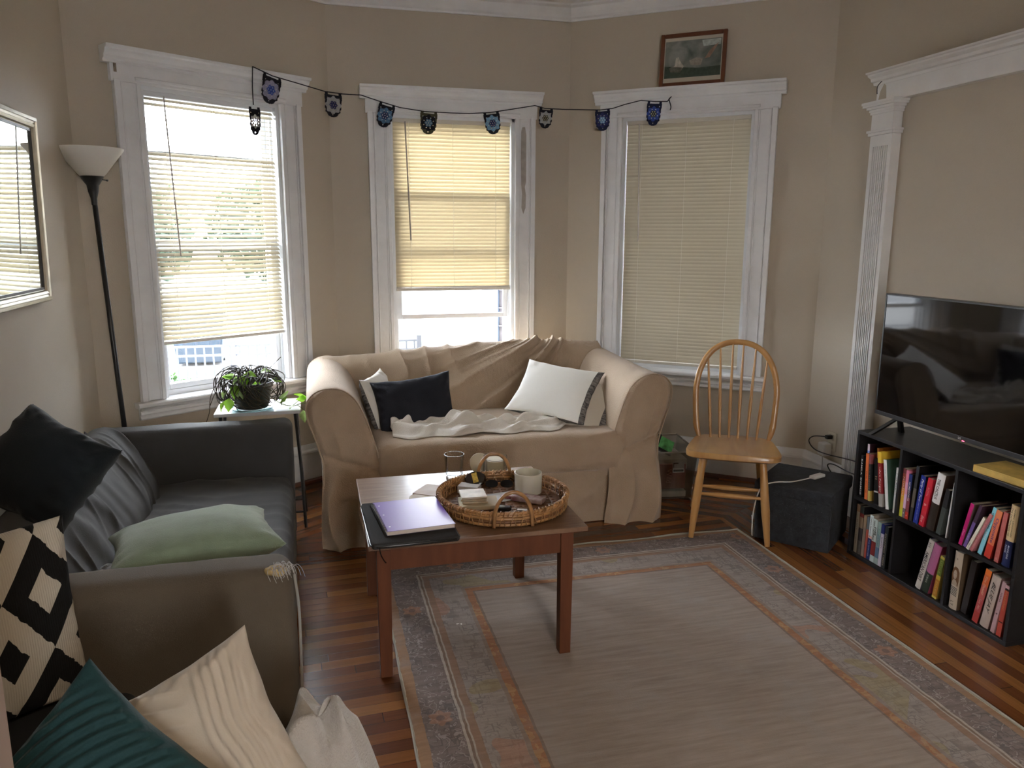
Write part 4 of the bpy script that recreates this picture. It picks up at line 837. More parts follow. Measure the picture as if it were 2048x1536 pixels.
pillow('cushion', 'cream cotton cushion with vertical pleats leaning before the sofa armrest', 'cushion', .42, .42, .14, (-.290, 1.572, .425), (.91, .09, .41), (-.21, .43, .88), [CRM, CRM], 11, fn=pleats, n=100, pinch=.10, wr=.005)
FLE = mat('pale grey fleece', (.42, .40, .37), rough=.95, sheen=.5, bump=.4, bscale=180)
def mound(u, v):
    a = 2*PI*u; r = v; R0 = .165*(1+.16*math.sin(3*a+1)+.08*math.sin(7*a)); 
    x = R0*r*math.cos(a)*.9; y = R0*r*math.sin(a)*1.15
    h = .18*(1-r**2.4); h += .055*ridge(a*1.6/PI+r*1.1+.4*nz(x*8, y*8))**2*math.sin(PI*min(1, r*1.05))+.018*nz(x*14, y*14, 3)*(1-r*.6)
    h += .03*math.exp(-((x+.03)**2+(y+.10)**2)/.0016)
    z = .210+h*1.27
    if r > .8: z -= .0*r
    if x > .09: z -= (x-.09)*1.6
    return Vector((-.035+x, 1.665+y, max(z, .205)))
mb = MB(); mb.grid(mound, 90, 34, closeu=True); o = mb.build('fleece_blanket', FLE, smooth='all'); tag(o, 'crumpled pale grey fleece blanket bunched beside the cream pleated cushion', 'blanket')

# ---------------------------------------------------------------- beige slipcovered loveseat
def beige_mat():
    m = mat('beige waffle stretch slipcover', (.43, .33, .23), rough=.85, sheen=.2)
    nt = m.node_tree; L = nt.links.new; b = nt.nodes['Principled BSDF']; tc = nd(nt, 'ShaderNodeTexCoord')
    v = nd(nt, 'ShaderNodeTexVoronoi'); v.inputs['Scale'].default_value = 170; v.feature = 'F1'; L(tc.outputs['Object'], v.inputs['Vector'])
    n = nd(nt, 'ShaderNodeTexNoise'); n.inputs['Scale'].default_value = 5; n.inputs['Detail'].default_value = 5; L(tc.outputs['Object'], n.inputs['Vector'])
    r = nd(nt, 'ShaderNodeValToRGB'); r.color_ramp.elements[0].position = .3; r.color_ramp.elements[1].position = .7; r.color_ramp.elements[0].color = (.40, .30, .205, 1); r.color_ramp.elements[1].color = (.47, .36, .255, 1)
    L(n.outputs['Fac'], r.inputs[0]); L(r.outputs[0], b.inputs['Base Color'])
    bp = nd(nt, 'ShaderNodeBump'); bp.inputs['Strength'].default_value = .55; bp.inputs['Distance'].default_value = .003; L(v.outputs['Distance'], bp.inputs['Height']); L(bp.outputs[0], b.inputs['Normal']); return m
BEI = beige_mat()
lv = empty('loveseat', (.89, 4.2, 0), 0, 'beige slipcovered rolled-arm loveseat standing under the middle bay window', 'loveseat')
LX, LY = .89, 4.2
ap = [(.02, 0), (.012, .15), (.004, .30), (.006, .42), (-.006, .48), (-.028, .56), (-.053, .635), (-.064, .70), (-.054, .748), (-.016, .787), (.04, .802), (.095, .796), (.145, .768), (.182, .722), (.208, .665), (.230, .605), (.25, .54), (.27, .46), (.28, .36), (.28, 0)]
apc = catmull([(x, 0, z) for x, z in ap], 4); na_ = len(apc)
def arm(side, seed):
    mb = MB(); root_y0, root_y1 = 3.735, 4.74
    def S(x): return (x if side < 0 else 1.78-x)-LX
    def f(u, v):
        i = min(na_-1, int(round(u*(na_-1)))); p = apc[i]; y = root_y0+(root_y1-root_y0)*v
        cxp, czp = .10, .42; d = Vector((p.x-cxp, 0, p.z-czp)).normalized()
        hi_ = sm(.5, .8, p.z)
        a = .004*nz(p.x*9+seed, y*6, p.z*9)+.006*fold(y*30+p.z*6+seed, 3)*(1-hi_)*sm(.5, .2, p.z)
        # pinched waist behind the front panel and rise toward the back
        if p.z < .55 and p.x < .1: a += .018*sm(.45, .1, p.z)*(.5+.5*math.sin(y*19+seed))
        a -= .012*math.exp(-((y-3.80)/.02)**2)*hi_*0
        q = Vector((p.x, y, p.z+.022*sm(.1, 1, v)*hi_*(1 if side > 0 else .3)))+d*a
        ed = sm(.03, 0, v)*.012
        q -= d*ed
        return Vector((S(q.x), q.y-LY, q.z))
    mb.grid(f, na_, 60)
    mb.build('arm_cover', BEI, lv, smooth='all')
    # gathered front panel
    lefts = [p for p in apc if p.z < .802 and apc.index(p) < na_*.52]; mb = MB()
    def outl(z):
        xs = []
        for a, b in zip(apc[:-1], apc[1:]):
            if (a.z-z)*(b.z-z) <= 0 and abs(a.z-b.z) > 1e-6: xs.append(a.x+(b.x-a.x)*(z-a.z)/(b.z-a.z))
        return (min(xs), max(xs)) if xs else (.04, .05)
    def g(u, v):
        z = .001+v*.797; xl, xr = outl(z); x = xl+(xr-xl)*u
        up_ = sm(.40, .52, z)
        e = min(u, 1-u)*(xr-xl); rim = .02*(1-sm(0, .03, e))
        # upper panel: folds fanning from the waist; lower: skirt folds
        cxw = .13; fa = (x-cxw)/(max(.05, abs(z-.40)+.10))
        y = root_y0+rim
        y -= up_*(.020*(1-abs(math.sin(fa*4.5+seed)))**1.6*sm(.77, .60, z)+.012)
        y -= (1-up_)*(.045*(1-abs(math.sin(x*25+seed+1.2*math.sin(z*7))))**1.4*sm(.5, .05, z)+.012+.035*sm(.5, 0, z))
        y += .022*math.exp(-((z-(.44-.10*(u-.3)))/.014)**2)
        y -= .005*nz(x*12, z*12, seed)
        fl = .035*sm(.45, 0, z)*(u-.5)*2
        return Vector((S(x+fl), y-LY, z))
    mb.grid(g, 56, 70); af = mb.build('arm_front', BEI, lv, smooth='all')
    # the seam line that edges the front panel
    mb = MB(); pts = [Vector((S(p.x), root_y0-LY-.004, p.z)) for p in apc if p.z > .30 and apc.index(p) < na_*.9]; mb.tube(pts, .0035, 6); mb.build('arm_seam', BEI, af, smooth='all')
arm(-1, 1.0); arm(1, 4.3)
# back
bkp = catmull([(0, 4.40, .30), (0, 4.43, .50), (0, 4.475, .65), (0, 4.53, .76), (0, 4.59, .815), (0, 4.65, .828), (0, 4.71, .80), (0, 4.745, .70), (0, 4.755, .4), (0, 4.755, 0)], 12); nbk = len(bkp)
def lback(u, v):
    i = min(nbk-1, int(round(v*(nbk-1)))); p = bkp[i]; x = .03+1.72*u
    d = (bkp[min(i+1, nbk-1)]-bkp[max(i-1, 0)]).normalized(); nrm = Vector((0, -d.z, d.y)); 
    top = sm(.6, .82, p.z); rise = (-.012+.060*sm(0, .75, u)-.02*sm(.85, 1, u))*top
    px_, pz_ = 1.62, .95; th = math.atan2(p.z-pz_, x-px_); rr = math.hypot(p.z-pz_, x-px_)
    front = sm(nbk*.62, nbk*.5, i)
    ph = th*30+1.6*nz(x*2, p.z*2, 4)+2.5*rr; fan = (.034*(1-abs(math.sin(ph/2)))**1.5+.012*(1-abs(math.sin(ph*1.7)))**2)*sm(1.45, .5, rr)*sm(.02, .12, rr)*front*sm(-2.1, -2.35, th if th < 0 else -3.1)*(.35+.65*sm(.3, -.1, abs(th+2.65)-.25))
    tuck = .017*(1-abs(math.sin(x*19+2*nz(x*3, p.z*4)+p.z*9)))**2*sm(.25, .4, x)*sm(.95, .75, x)*sm(.62, .78, p.z)*sm(nbk*.75, nbk*.6, i)
    low = .009*(1-abs(math.sin(ph*1.3+1.2*nz(x*5, p.z*5, 3))))**4*sm(1.5, .3, rr)*sm(.02, .15, rr)*front+.010*nz(x*3, p.z*5, 7)*front+.004*nz(x*14, p.z*9, 2)
    a = fan+tuck+low
    return Vector((x-LX, p.y-LY, p.z+rise))+nrm*a
mb = MB(); mb.grid(lback, 260, nbk); mb.build('back_cover', BEI, lv, smooth='all')
# seat cushion and front skirt
def cshd(p, n):
    x, y = p.x+LX, p.y+LY
    a = .006*nz(x*4, y*4, p.z*4)+.003*nz(x*12, y*7, 2)
    if n.z > .4: a += -.012*math.exp(-((x-.75)**2+(y-4.0)**2)/.05)
    f_ = math.hypot(x-1.55, p.z-.50); 
    if n.y < -.3: a += .016*fold(math.atan2(p.z-.50, x-1.58)*16, 2)*sm(.42, .05, f_)+.012*fold(math.atan2(p.z-.47, x-.28)*12, 2)*sm(.25, .05, math.hypot(x-.29, p.z-.46))
    return a
mb = MB(); softbox(mb, .262-LX, 1.585-LX, 3.715-LY, 4.47-LY, .285, .505, .055, .028, cshd); mb.build('seat_cover', BEI, lv, smooth='all')
def skirt(u, v):
    x = .24+1.47*u; z = v*.34; hem = .035*sm(.9, .6, abs(u-.86)*6) if False else 0
    zb = .003+.022*sm(.80, .97, u)*(1-v); y = 3.755-.012*v
    y -= .040*fold(math.atan2(z-.52, x-1.66)*13, 2)*sm(1.1, .2, math.hypot(z-.52, x-1.66))*sm(.34, .15, z)
    y -= .010*nz(x*5, z*5, 3)+.012*(1-v)
    return Vector((x-LX, y-LY, z*(1-.0)+zb))
mb = MB(); mb.grid(skirt, 90, 26); mb.build('front_skirt', BEI, lv, smooth='all')
mb = MB(); mb.box(.05-LX, 1.73-LX, 3.80-LY, 4.72-LY, .06, .30); mb.build('frame', mat('sofa frame cloth', (.1, .08, .06), rough=.9), lv)

# cushions and throw on the loveseat
NAVY = mat('dark navy cotton cushion', (.006, .007, .014), rough=.85, sheen=.03, bump=.1, bscale=260)
IKAT = mat('black and cream striped cushion back', (.26, .24, .22), rough=.9, col2=(.012, .012, .014), vscale=22, stretch=(1, 1, 3.5), distort=.8)
WCU = mat('white cotton cushion', (.80, .78, .72), rough=.8, sheen=.15, bump=.1, bscale=260)
WCU2 = mat('ivory cotton cushion', (.68, .62, .52), rough=.8, sheen=.15, bump=.1, bscale=260)
pillow('cushion', 'dark navy rectangular cushion at the left end of the beige loveseat', 'cushion', .44, .36, .15, (.505, 4.08, .603), (.98, .06, .10), (-.10, .34, .92), [NAVY, IKAT], 21, wr=.006)
pillow('cushion', 'white and patterned cushion hidden behind the navy one on the loveseat', 'cushion', .38, .36, .12, (.335, 4.25, .60), (.35, .9, .0), (-.3, .1, .9), [WCU, IKAT], 22)
pillow('cushion', 'bright white square cushion leaning in front at the right of the loveseat', 'cushion', .46, .43, .12, (1.298, 4.085, .664), (.36, -.24, -.05), (.19, .28, .216), [WCU, IKAT], 23, wr=.004, bias=.55, wrap=.87)
pillow('cushion', 'ivory cushion with striped back leaning behind the white one at the loveseat arm', 'cushion', .42, .40, .11, (1.418, 4.035, .592), (.36, -.24, -.07), (.19, .28, .216), [WCU2, IKAT], 24, wr=.004, bias=.55, wrap=.80)
THR = mat('white knit throw', (.76, .72, .65), rough=.92, sheen=.2, bump=.35, bscale=240)
def throw(u, v):
    x = .36+.96*u; yc = 3.93+.035*math.sin(u*7+.5)+.05*u; wv = .125+.035*math.sin(u*9)+.02*math.sin(u*23)-.05*sm(.1, 0, u)-.04*sm(.9, 1, u)
    s = 2*v-1; y = yc+s*wv
    h = (1-abs(s)**2.6)
    q1 = v*2.6+u*2.4+.55*nz(x*4, y*6, 1); q2 = v*4.4-u*3.6+.8*nz(x*5, y*7, 4)
    r1 = (.5+.5*math.cos(2*PI*q1))**1.4; r2 = (.5+.5*math.cos(2*PI*q2))**2.5
    z = .508+h*(.016+.050*r1*(.7+.9*nz(x*3, 2, 2))+.026*r2)+.006*nz(x*14, y*14, 9)*h
    z += .012*math.exp(-((u-.38)/.07)**2)*h*3
    return Vector((x, y+.008*nz(x*20, v*4), max(z, .503)))
mb = MB(); mb.grid(throw, 220, 70); o = mb.build('throw_blanket', THR, smooth='all', solid=.006); tag(o, 'rumpled white knit throw lying along the seat of the beige loveseat', 'blanket')

# ---------------------------------------------------------------- rug
def rug_mat():
    m = bpy.data.materials.new('faded oriental rug pile'); m.use_nodes = True; nt = m.node_tree; L = nt.links.new; b = nt.nodes['Principled BSDF']
    tc = nd(nt, 'ShaderNodeTexCoord'); sp = nd(nt, 'ShaderNodeSeparateXYZ'); L(tc.outputs['Object'], sp.inputs[0])
    def Mt(op, a, b_=None, c_=None):
        n = nd(nt, 'ShaderNodeMath', operation=op)
        for i, x in enumerate((a, b_, c_)):
            if x is None: continue
            if isinstance(x, (int, float)): n.inputs[i].default_value = x
            else: L(x, n.inputs[i])
        return n.outputs[0]
    HX, HY = .94, 1.38
    dx = Mt('SUBTRACT', HX, Mt('ABSOLUTE', sp.outputs[0])); dy = Mt('SUBTRACT', HY, Mt('ABSOLUTE', sp.outputs[1]))
    n0 = nd(nt, 'ShaderNodeTexNoise'); n0.inputs['Scale'].default_value = 14; n0.inputs['Detail'].default_value = 3; L(tc.outputs['Object'], n0.inputs['Vector'])
    d = Mt('ADD', Mt('MINIMUM', dx, dy), Mt('MULTIPLY', Mt('SUBTRACT', n0.outputs['Fac'], .5), .012))
    ramp = nd(nt, 'ShaderNodeValToRGB'); ramp.color_ramp.interpolation = 'CONSTANT'; e = ramp.color_ramp.elements
    st = [(0, (.34, .32, .27)), (.006, (.19, .12, .075)), (.040, (.125, .102, .095)), (.155, (.26, .23, .20)), (.163, (.13, .095, .075)), (.172, (.25, .22, .19)), (.180, (.17, .115, .085)), (.205, (.19, .165, .15)), (.330, (.16, .13, .11)), (.345, (.20, .10, .058)), (.375, (.13, .10, .085)), (.385, (.185, .155, .135))]
    e[0].position = 0; e[0].color = (*st[0][1], 1); e[1].position = .5; e[1].color = (*st[-1][1], 1)
    for p, c in st[1:-1]: k = e.new(p/.77); k.color = (*c, 1)
    e[-1].position = .385/.77
    L(Mt('DIVIDE', d, .77), ramp.inputs[0])
    col = ramp.outputs[0]
    def mixc(fac, a, bcol, mode='MIX'):
        mx = nd(nt, 'ShaderNodeMix', data_type='RGBA', blend_type=mode)
        if isinstance(fac, (int, float)): mx.inputs[0].default_value = fac
        else: L(fac, mx.inputs[0])
        L(a, mx.inputs[6])
        if isinstance(bcol, tuple): mx.inputs[7].default_value = (*bcol, 1)
        else: L(bcol, mx.inputs[7])
        return mx.outputs[2]
    inb = Mt('MULTIPLY', Mt('GREATER_THAN', d, .042), Mt('LESS_THAN', d, .155)); inb2 = Mt('MULTIPLY', Mt('GREATER_THAN', d, .205), Mt('LESS_THAN', d, .33))
    # dark scrolling motif
    v = nd(nt, 'ShaderNodeTexVoronoi'); v.feature = 'DISTANCE_TO_EDGE'; v.inputs['Scale'].default_value = 17; L(tc.outputs['Object'], v.inputs['Vector'])
    br = nd(nt, 'ShaderNodeTexVoronoi'); br.feature = 'F1'; br.distance = 'CHEBYCHEV'; br.inputs['Scale'].default_value = 24; L(tc.outputs['Object'], br.inputs['Vector'])
    sc_ = nd(nt, 'ShaderNodeTexNoise'); sc_.inputs['Scale'].default_value = 26; sc_.inputs['Detail'].default_value = 1.5; sc_.inputs['Distortion'].default_value = 1.2; L(tc.outputs['Object'], sc_.inputs['Vector'])
    lines = Mt('MAXIMUM', Mt('LESS_THAN', Mt('ABSOLUTE', Mt('SUBTRACT', sc_.outputs['Fac'], .5)), .022), Mt('MULTIPLY', Mt('GREATER_THAN', br.outputs['Distance'], .40), Mt('LESS_THAN', br.outputs['Distance'], .52)))
    wear = nd(nt, 'ShaderNodeTexNoise'); wear.inputs['Scale'].default_value = 4.5; wear.inputs['Detail'].default_value = 8; wear.inputs['Roughness'].default_value = .7; L(tc.outputs['Object'], wear.inputs['Vector'])
    wr = nd(nt, 'ShaderNodeMapRange'); wr.inputs[1].default_value = .42; wr.inputs[2].default_value = .58; L(wear.outputs['Fac'], wr.inputs[0])
    col = mixc(Mt('MULTIPLY', Mt('MULTIPLY', lines, Mt('ADD', Mt('MULTIPLY', inb, .75), Mt('MULTIPLY', inb2, .55))), wr.outputs[0]), col, (.055, .048, .05))
    # light scroll threads in the main border
    v2 = nd(nt, 'ShaderNodeTexVoronoi'); v2.feature = 'DISTANCE_TO_EDGE'; v2.inputs['Scale'].default_value = 29; L(tc.outputs['Object'], v2.inputs['Vector'])
    col = mixc(Mt('MULTIPLY', Mt('MULTIPLY', Mt('MULTIPLY', Mt('GREATER_THAN', sc_.outputs['Fac'], .545), Mt('LESS_THAN', sc_.outputs['Fac'], .585)), inb), .45), col, (.28, .26, .24))
    # terracotta rosettes, evenly spaced along the border
    def ros(ax, other, per, off, rad=.036):
        a = Mt('MULTIPLY', Mt('SUBTRACT', Mt('FRACT', Mt('ADD', Mt('DIVIDE', ax, per), off)), .5), per)
        c_ = Mt('SUBTRACT', other, .098); r2 = Mt('SQRT', Mt('ADD', Mt('MULTIPLY', a, a), Mt('MULTIPLY', c_, c_)))
        ang = Mt('ARCTAN2', c_, a); return Mt('SUBTRACT', r2, Mt('ADD', rad, Mt('MULTIPLY', Mt('COSINE', Mt('MULTIPLY', ang, 6)), .006))), r2
    for ax, ot_ in ((sp.outputs[1], dx), (sp.outputs[0], dy)):
        rr, r2 = ros(ax, ot_, .74, 10.3)
        col = mixc(Mt('MULTIPLY', Mt('LESS_THAN', rr, 0), .55), col, (.25, .135, .085)); col = mixc(Mt('MULTIPLY', Mt('LESS_THAN', r2, .014), .7), col, (.09, .07, .07))
    # orange guard stripe mottling, ochre patches
    n4 = nd(nt, 'ShaderNodeTexNoise'); n4.inputs['Scale'].default_value = 30; L(tc.outputs['Object'], n4.inputs['Vector'])
    col = mixc(Mt('MULTIPLY', Mt('GREATER_THAN', n4.outputs['Fac'], .56), Mt('MULTIPLY', Mt('MULTIPLY', Mt('GREATER_THAN', d, .345), Mt('LESS_THAN', d, .375)), .6)), col, (.26, .17, .09))
    n5 = nd(nt, 'ShaderNodeTexNoise'); n5.inputs['Scale'].default_value = 2.4; L(tc.outputs['Object'], n5.inputs['Vector'])
    col = mixc(Mt('MULTIPLY', Mt('GREATER_THAN', n5.outputs['Fac'], .60), Mt('MULTIPLY', inb2, .5)), col, (.19, .155, .07))
    col = mixc(Mt('MULTIPLY', Mt('LESS_THAN', n5.outputs['Fac'], .41), Mt('MULTIPLY', inb2, .5)), col, (.24, .12, .075))
    # streaky wear across the whole rug
    mp = nd(nt, 'ShaderNodeMapping'); mp.inputs['Scale'].default_value = (4.5, 48, 1); L(tc.outputs['Object'], mp.inputs[0])
    s1 = nd(nt, 'ShaderNodeTexNoise'); s1.inputs['Scale'].default_value = 1; s1.inputs['Detail'].default_value = 7; s1.inputs['Roughness'].default_value = .65; L(mp.outputs[0], s1.inputs['Vector'])
    big = nd(nt, 'ShaderNodeTexNoise'); big.inputs['Scale'].default_value = 1.6; big.inputs['Detail'].default_value = 4; L(tc.outputs['Object'], big.inputs['Vector'])
    k = Mt('ADD', Mt('MULTIPLY', s1.outputs['Fac'], 1.5), Mt('ADD', Mt('MULTIPLY', big.outputs['Fac'], .6), .68))
    cc = nd(nt, 'ShaderNodeCombineXYZ'); [L(k, cc.inputs[i]) for i in range(3)]
    col = mixc(1.0, col, cc.outputs[0], 'MULTIPLY')
    fr_ = nd(nt, 'ShaderNodeMapRange'); fr_.inputs[1].default_value = .5; fr_.inputs[2].default_value = .75; L(wear.outputs['Fac'], fr_.inputs[0])
    col = mixc(Mt('MULTIPLY', fr_.outputs[0], .60), col, (.33, .31, .30))
    L(col, b.inputs['Base Color']); b.inputs['Roughness'].default_value = .95; b.inputs['Specular IOR Level'].default_value = .15
    fn_ = nd(nt, 'ShaderNodeTexNoise'); fn_.inputs['Scale'].default_value = 260; L(tc.outputs['Object'], fn_.inputs['Vector'])
    bp = nd(nt, 'ShaderNodeBump'); bp.inputs['Strength'].default_value = .4; bp.inputs['Distance'].default_value = .003; L(Mt('ADD', fn_.outputs['Fac'], s1.outputs['Fac']), bp.inputs['Height']); L(bp.outputs[0], b.inputs['Normal'])
    return m
RUG = rug_mat()
def rugf(u, v):
    x, y = (u-.5)*1.88, (v-.5)*2.76
    ed = max(abs(2*u-1), abs(2*v-1)); wv = .006*nz(x*3, y*3)+ (.006*math.sin(x*21)*sm(.97, 1, v) )
    z = .006+.004*sm(.97, 1, v)*fold(x*19, 1)
    return Vector((x+(.004*nz(y*4, 1) if abs(u-.5) > .49 else 0), y+(.008*math.sin(x*13)+.006*nz(x*6, 3))*(1 if abs(v-.5) > .49 else 0), z if ed < 1 else .0008))
mb = MB(); mb.grid(rugf, 90, 130); o = mb.build('area_rug', RUG, smooth='all', loc=(1.175, 2.07, 0)); tag(o, 'large faded taupe and terracotta bordered oriental rug on the wood floor', 'rug')
rug = o
mb = MB(); pts = [(x*.94, y*1.38) for x, y in ((-1, -1), (1, -1), (1, 1), (-1, 1))]; edge = []
for k in range(4):
    a, b = pts[k], pts[(k+1) % 4]
    for q in range(40):
        t = q/40; x, y = a[0]+(b[0]-a[0])*t, a[1]+(b[1]-a[1])*t
        yy = y+((.008*math.sin(x*13)+.006*nz(x*6, 3)) if k == 2 else 0); xx = x+(.004*nz(y*4, 1) if k in (1, 3) else 0); edge.append((xx, yy, .005))
mb.tube(edge, .0042, 6, closed=True); mb.build('bound_edge', mat('cream rug binding', (.40, .38, .32), rough=.9), rug)
for k, (x, y, a) in enumerate(((.495, 2.795, .3), (.508, 2.79, 1.4))):
    mb = MB(); mb.add([(-.006, -.003, .002), (.006, -.003, .004), (.007, .003, .002), (-.005, .004, .004)], [(0, 1, 2, 3)]); o = mb.build('paper_scrap', mat('white paper scrap', (.8, .78, .74)), loc=(x, y, .009)); o.rotation_euler = (0, 0, a); tag(o, 'tiny white scrap of paper lying on the rug border', 'scrap', 'paper scraps on the rug')
# ---------------------------------------------------------------- coffee table
TOPW = mat('worn brown table top', (.15, .075, .040), rough=.36, col2=(.24, .145, .09), vscale=2.5, stretch=(2, 14, 2), distort=1.0, bump=.06, bscale=60, coat=.15)
TLEG = mat('red brown table wood', (.120, .038, .015), rough=.55, spec=.3, var=.18, vscale=4, stretch=(6, 6, 1), bump=.03, bscale=40)
tb = empty('coffee_table', (.53, 2.865, 0), 0, 'small red-brown wooden coffee table standing at the rug corner with tray and notebook', 'table')
TZ = .50
mb = MB(); mb.box(-.392, .392, -.378, .378, .482, TZ); mb.build('table_top', TOPW, tb, bevel=.003, seg=3)
for x in (-.343, .312):
    for y in (-.355, .300): mb = MB(); z0 = .0072 if x > 0 or y < 0 else .0; mb.add([(x-.022, y-.022, .482), (x+.026, y-.022, .482), (x+.026, y+.026, .482), (x-.022, y+.026, .482), (x-.020, y-.020, z0), (x+.022, y-.020, z0), (x+.022, y+.022, z0), (x-.020, y+.022, z0)], [(0, 3, 2, 1), (4, 5, 6, 7), (0, 1, 5, 4), (1, 2, 6, 5), (2, 3, 7, 6), (3, 0, 4, 7)]); mb.build('leg', TLEG, tb, bevel=.002)
for q in ((-.32, .29, -.368, -.350), (-.32, .29, .302, .32), (-.358, -.34, -.335, .28), (.315, .333, -.335, .28)): mb = MB(); mb.box(*q, .405, .482); mb.build('side_rail', TLEG, tb)
# rattan tray
RAT = mat('honey rattan cane', (.36, .19, .075), rough=.38, var=.35, vscale=30, coat=.25)
RATD = mat('dark rattan weave', (.17, .075, .030), rough=.5, var=.3, vscale=60)
cx, cy = .675, 2.778
tr = empty('rattan_tray', (cx, cy, TZ), math.radians(-5), 'round woven rattan tray with two arched handles on the coffee table', 'tray')
def trz(x, y, z): return (x, y, z)
mb = MB(); mb.lathe([(0, .002), (.225, .002), (.236, .004), (.238, .009), (.225, .008), (0, .008)], n=48); mb.build('base', RATD, tr, smooth=True)
for k, (r, z, q) in enumerate(((.240, .010, .0065), (.242, .022, .0065), (.244, .034, .0065), (.246, .046, .0065))):
    mb = MB(); mb.tube([(r*math.cos(2*PI*i/64), r*math.sin(2*PI*i/64), z) for i in range(64)], q, 8, closed=True); mb.build('cane_ring', RAT if k != 1 else RATD, tr, smooth='all')
mb = MB()
for i in range(300):
    a0 = 2*PI*i/100; pass
pts = []
for i in range(1440):
    a = 2*PI*i/1440; t = 2*PI*i/1440*96; pts.append(((.248+.0085*math.cos(t))*math.cos(a), (.248+.0085*math.cos(t))*math.sin(a), .055+.0075*math.sin(t)))
mb.tube([(.248*math.cos(2*PI*i/64), .248*math.sin(2*PI*i/64), .055) for i in range(64)], .0065, 8, closed=True); mb.tube(pts, .0028, 5, closed=True); mb.build('wrapped_rim', RAT, tr, smooth='all')
mb = MB()
for i in range(40):
    a = 2*PI*i/40; b = a+.045; c = a-.045
    for q in (b, c):
        mb.tube([(.2495*math.cos(a), .2495*math.sin(a), .052), (.2515*math.cos((a+q)/2), .2515*math.sin((a+q)/2), .03), (.249*math.cos(q), .249*math.sin(q), .006)], .0017, 5)
        mb.tube([(.2375*math.cos(a), .2375*math.sin(a), .052), (.2345*math.cos((a+q)/2), .2345*math.sin((a+q)/2), .03), (.232*math.cos(q), .232*math.sin(q), .008)], .0017, 5)
mb.build('woven_strands', RAT, tr, smooth='all')
mb = MB()
for i in range(14):
    for j in range(14):
        x, y = -.2+.03*i, -.2+.03*j
        if math.hypot(x, y) < .215: mb.box(x-.0145, x+.0145, y-.004, y+.004, .008, .0105); mb.box(x-.004, x+.004, y-.0145, y+.0145, .0085, .0115)
mb.build('base_weave', RATD, tr)
for s in (-1, 1):
    a0 = -PI/2 if s < 0 else PI/2; hw = .066; pts = []
    for i in range(17):
        t = PI*i/16; pts.append((hw*math.cos(t)*1.05, s*.2475, .018+ (.118)*math.sin(t)**.85))
    pts = [(hw*1.08, s*.249, .006)]+pts+[(-hw*1.08, s*.249, .006)]
    mb = MB(); mb.tube(pts, .0072, 8); mb.build('handle', RAT, tr, smooth='all')
TRAYZ = TZ+.0118
# drinking glass, candles
CG = thin_glass('clear drinking glass', (.985, .99, .99), .08)
gl = empty('drinking_glass', (.556, 3.185, TZ), 0, 'empty clear straight-sided drinking glass behind the tray on the coffee table', 'glass')
mb = MB(); mb.lathe([(0, .0015), (.034, .0015), (.0365, .004), (.0435, .098), (.0415, .098), (.0345, .012), (0, .011)], n=36); mb.build('tumbler', CG, gl, smooth=True)
mb = MB(); mb.tube([(.0425*math.cos(2*PI*i/36), .0425*math.sin(2*PI*i/36), .098) for i in range(36)], .0013, 6, closed=True); mb.tube([(.0345*math.cos(2*PI*i/36), .0345*math.sin(2*PI*i/36), .010) for i in range(36)], .0022, 6, closed=True); mb.build('glass_rim', thin_glass('glass rim', (.9, .95, .97), .5, .05, .35, (.8, .85, .88)), gl, smooth='all')
WAX = mat('ivory candle wax', (.62, .54, .36), rough=.5, trans=(.7, .6, .35, .25))
WAXW = mat('white candle glass', (.60, .57, .50), rough=.22, trans=(.8, .75, .6, .35))
c1 = empty('jar_candle', (.728, 3.135, TZ), 0, 'tall cream jar candle with a thin black line behind the far tray handle', 'candle')
mb = MB(); mb.lathe([(0, .003), (.046, .003), (.046, .078), (0, .078)], n=32); mb.build('wax', WAX, c1, smooth=True)
mb = MB(); mb.lathe([(0, .0005), (.049, .0005), (.050, .003), (.052, .092), (.050, .092), (.0475, .004)], n=36); mb.build('jar', CG, c1, smooth=True)
mb = MB(); mb.lathe([(.0525, .083), (.0525, .0845)], n=36); mb.build('printed_line', mat('black print', (.01, .01, .01)), c1)
li = MB(); li.lathe([(0, -.003), (.044, -.003), (.045, 0), (.044, .003), (0, .003)], n=36); o = li.build('candle_lid', mat('pale wood lid', (.55, .50, .36), rough=.5), smooth=True); o.matrix_world = Matrix.Translation((.670, 3.19, TZ+.047)) @ Matrix.Rotation(math.radians(70), 4, 'X') @ Matrix.Rotation(.0, 4, 'Z'); tag(o, 'round pale lid standing against the tall cream candle', 'lid')
c2 = empty('jar_candle', (.800, 2.862, TRAYZ), 0, 'wide white glass jar candle standing inside the rattan tray', 'candle')
mb = MB(); mb.lathe([(0, .0005), (.048, .0005), (.054, .004), (.0555, .086), (.0525, .087), (.051, .05), (0, .048)], n=40); mb.build('jar', WAXW, c2, smooth=True)
mb = MB(); mb.tube([(0, 0, .048), (.001, 0, .058)], .0012, 5); mb.build('wick', mat('burnt wick', (.02, .015, .01)), c2)
def bx(name, label, cat, c, sx, sy, sz, rz, m, bevel=.0015, group=None, rx=0, ry=0):
    mb = MB(); mb.box(-sx/2, sx/2, -sy/2, sy/2, 0, sz); o = mb.build(name, m, bevel=bevel); o.matrix_world = Matrix.Translation(c) @ Matrix.Rotation(rz, 4, 'Z') @ Matrix.Rotation(rx, 4, 'X') @ Matrix.Rotation(ry, 4, 'Y'); tag(o, label, cat, group); return o
STONE = mat('cream travertine coaster', (.50, .42, .31), rough=.6, var=.15, vscale=40, bump=.4, bscale=70); CRK = mat('crackled coaster face', (.56, .50, .42), rough=.5, var=.2, vscale=25, bump=.3, bscale=30)
bx('notepad', 'thick cream notepad under the stone coasters in the rattan tray', 'notepad', (.575, 2.765, TRAYZ+.001), .15, .115, .016, -.12, mat('cream notepad', (.52, .44, .30), rough=.7))
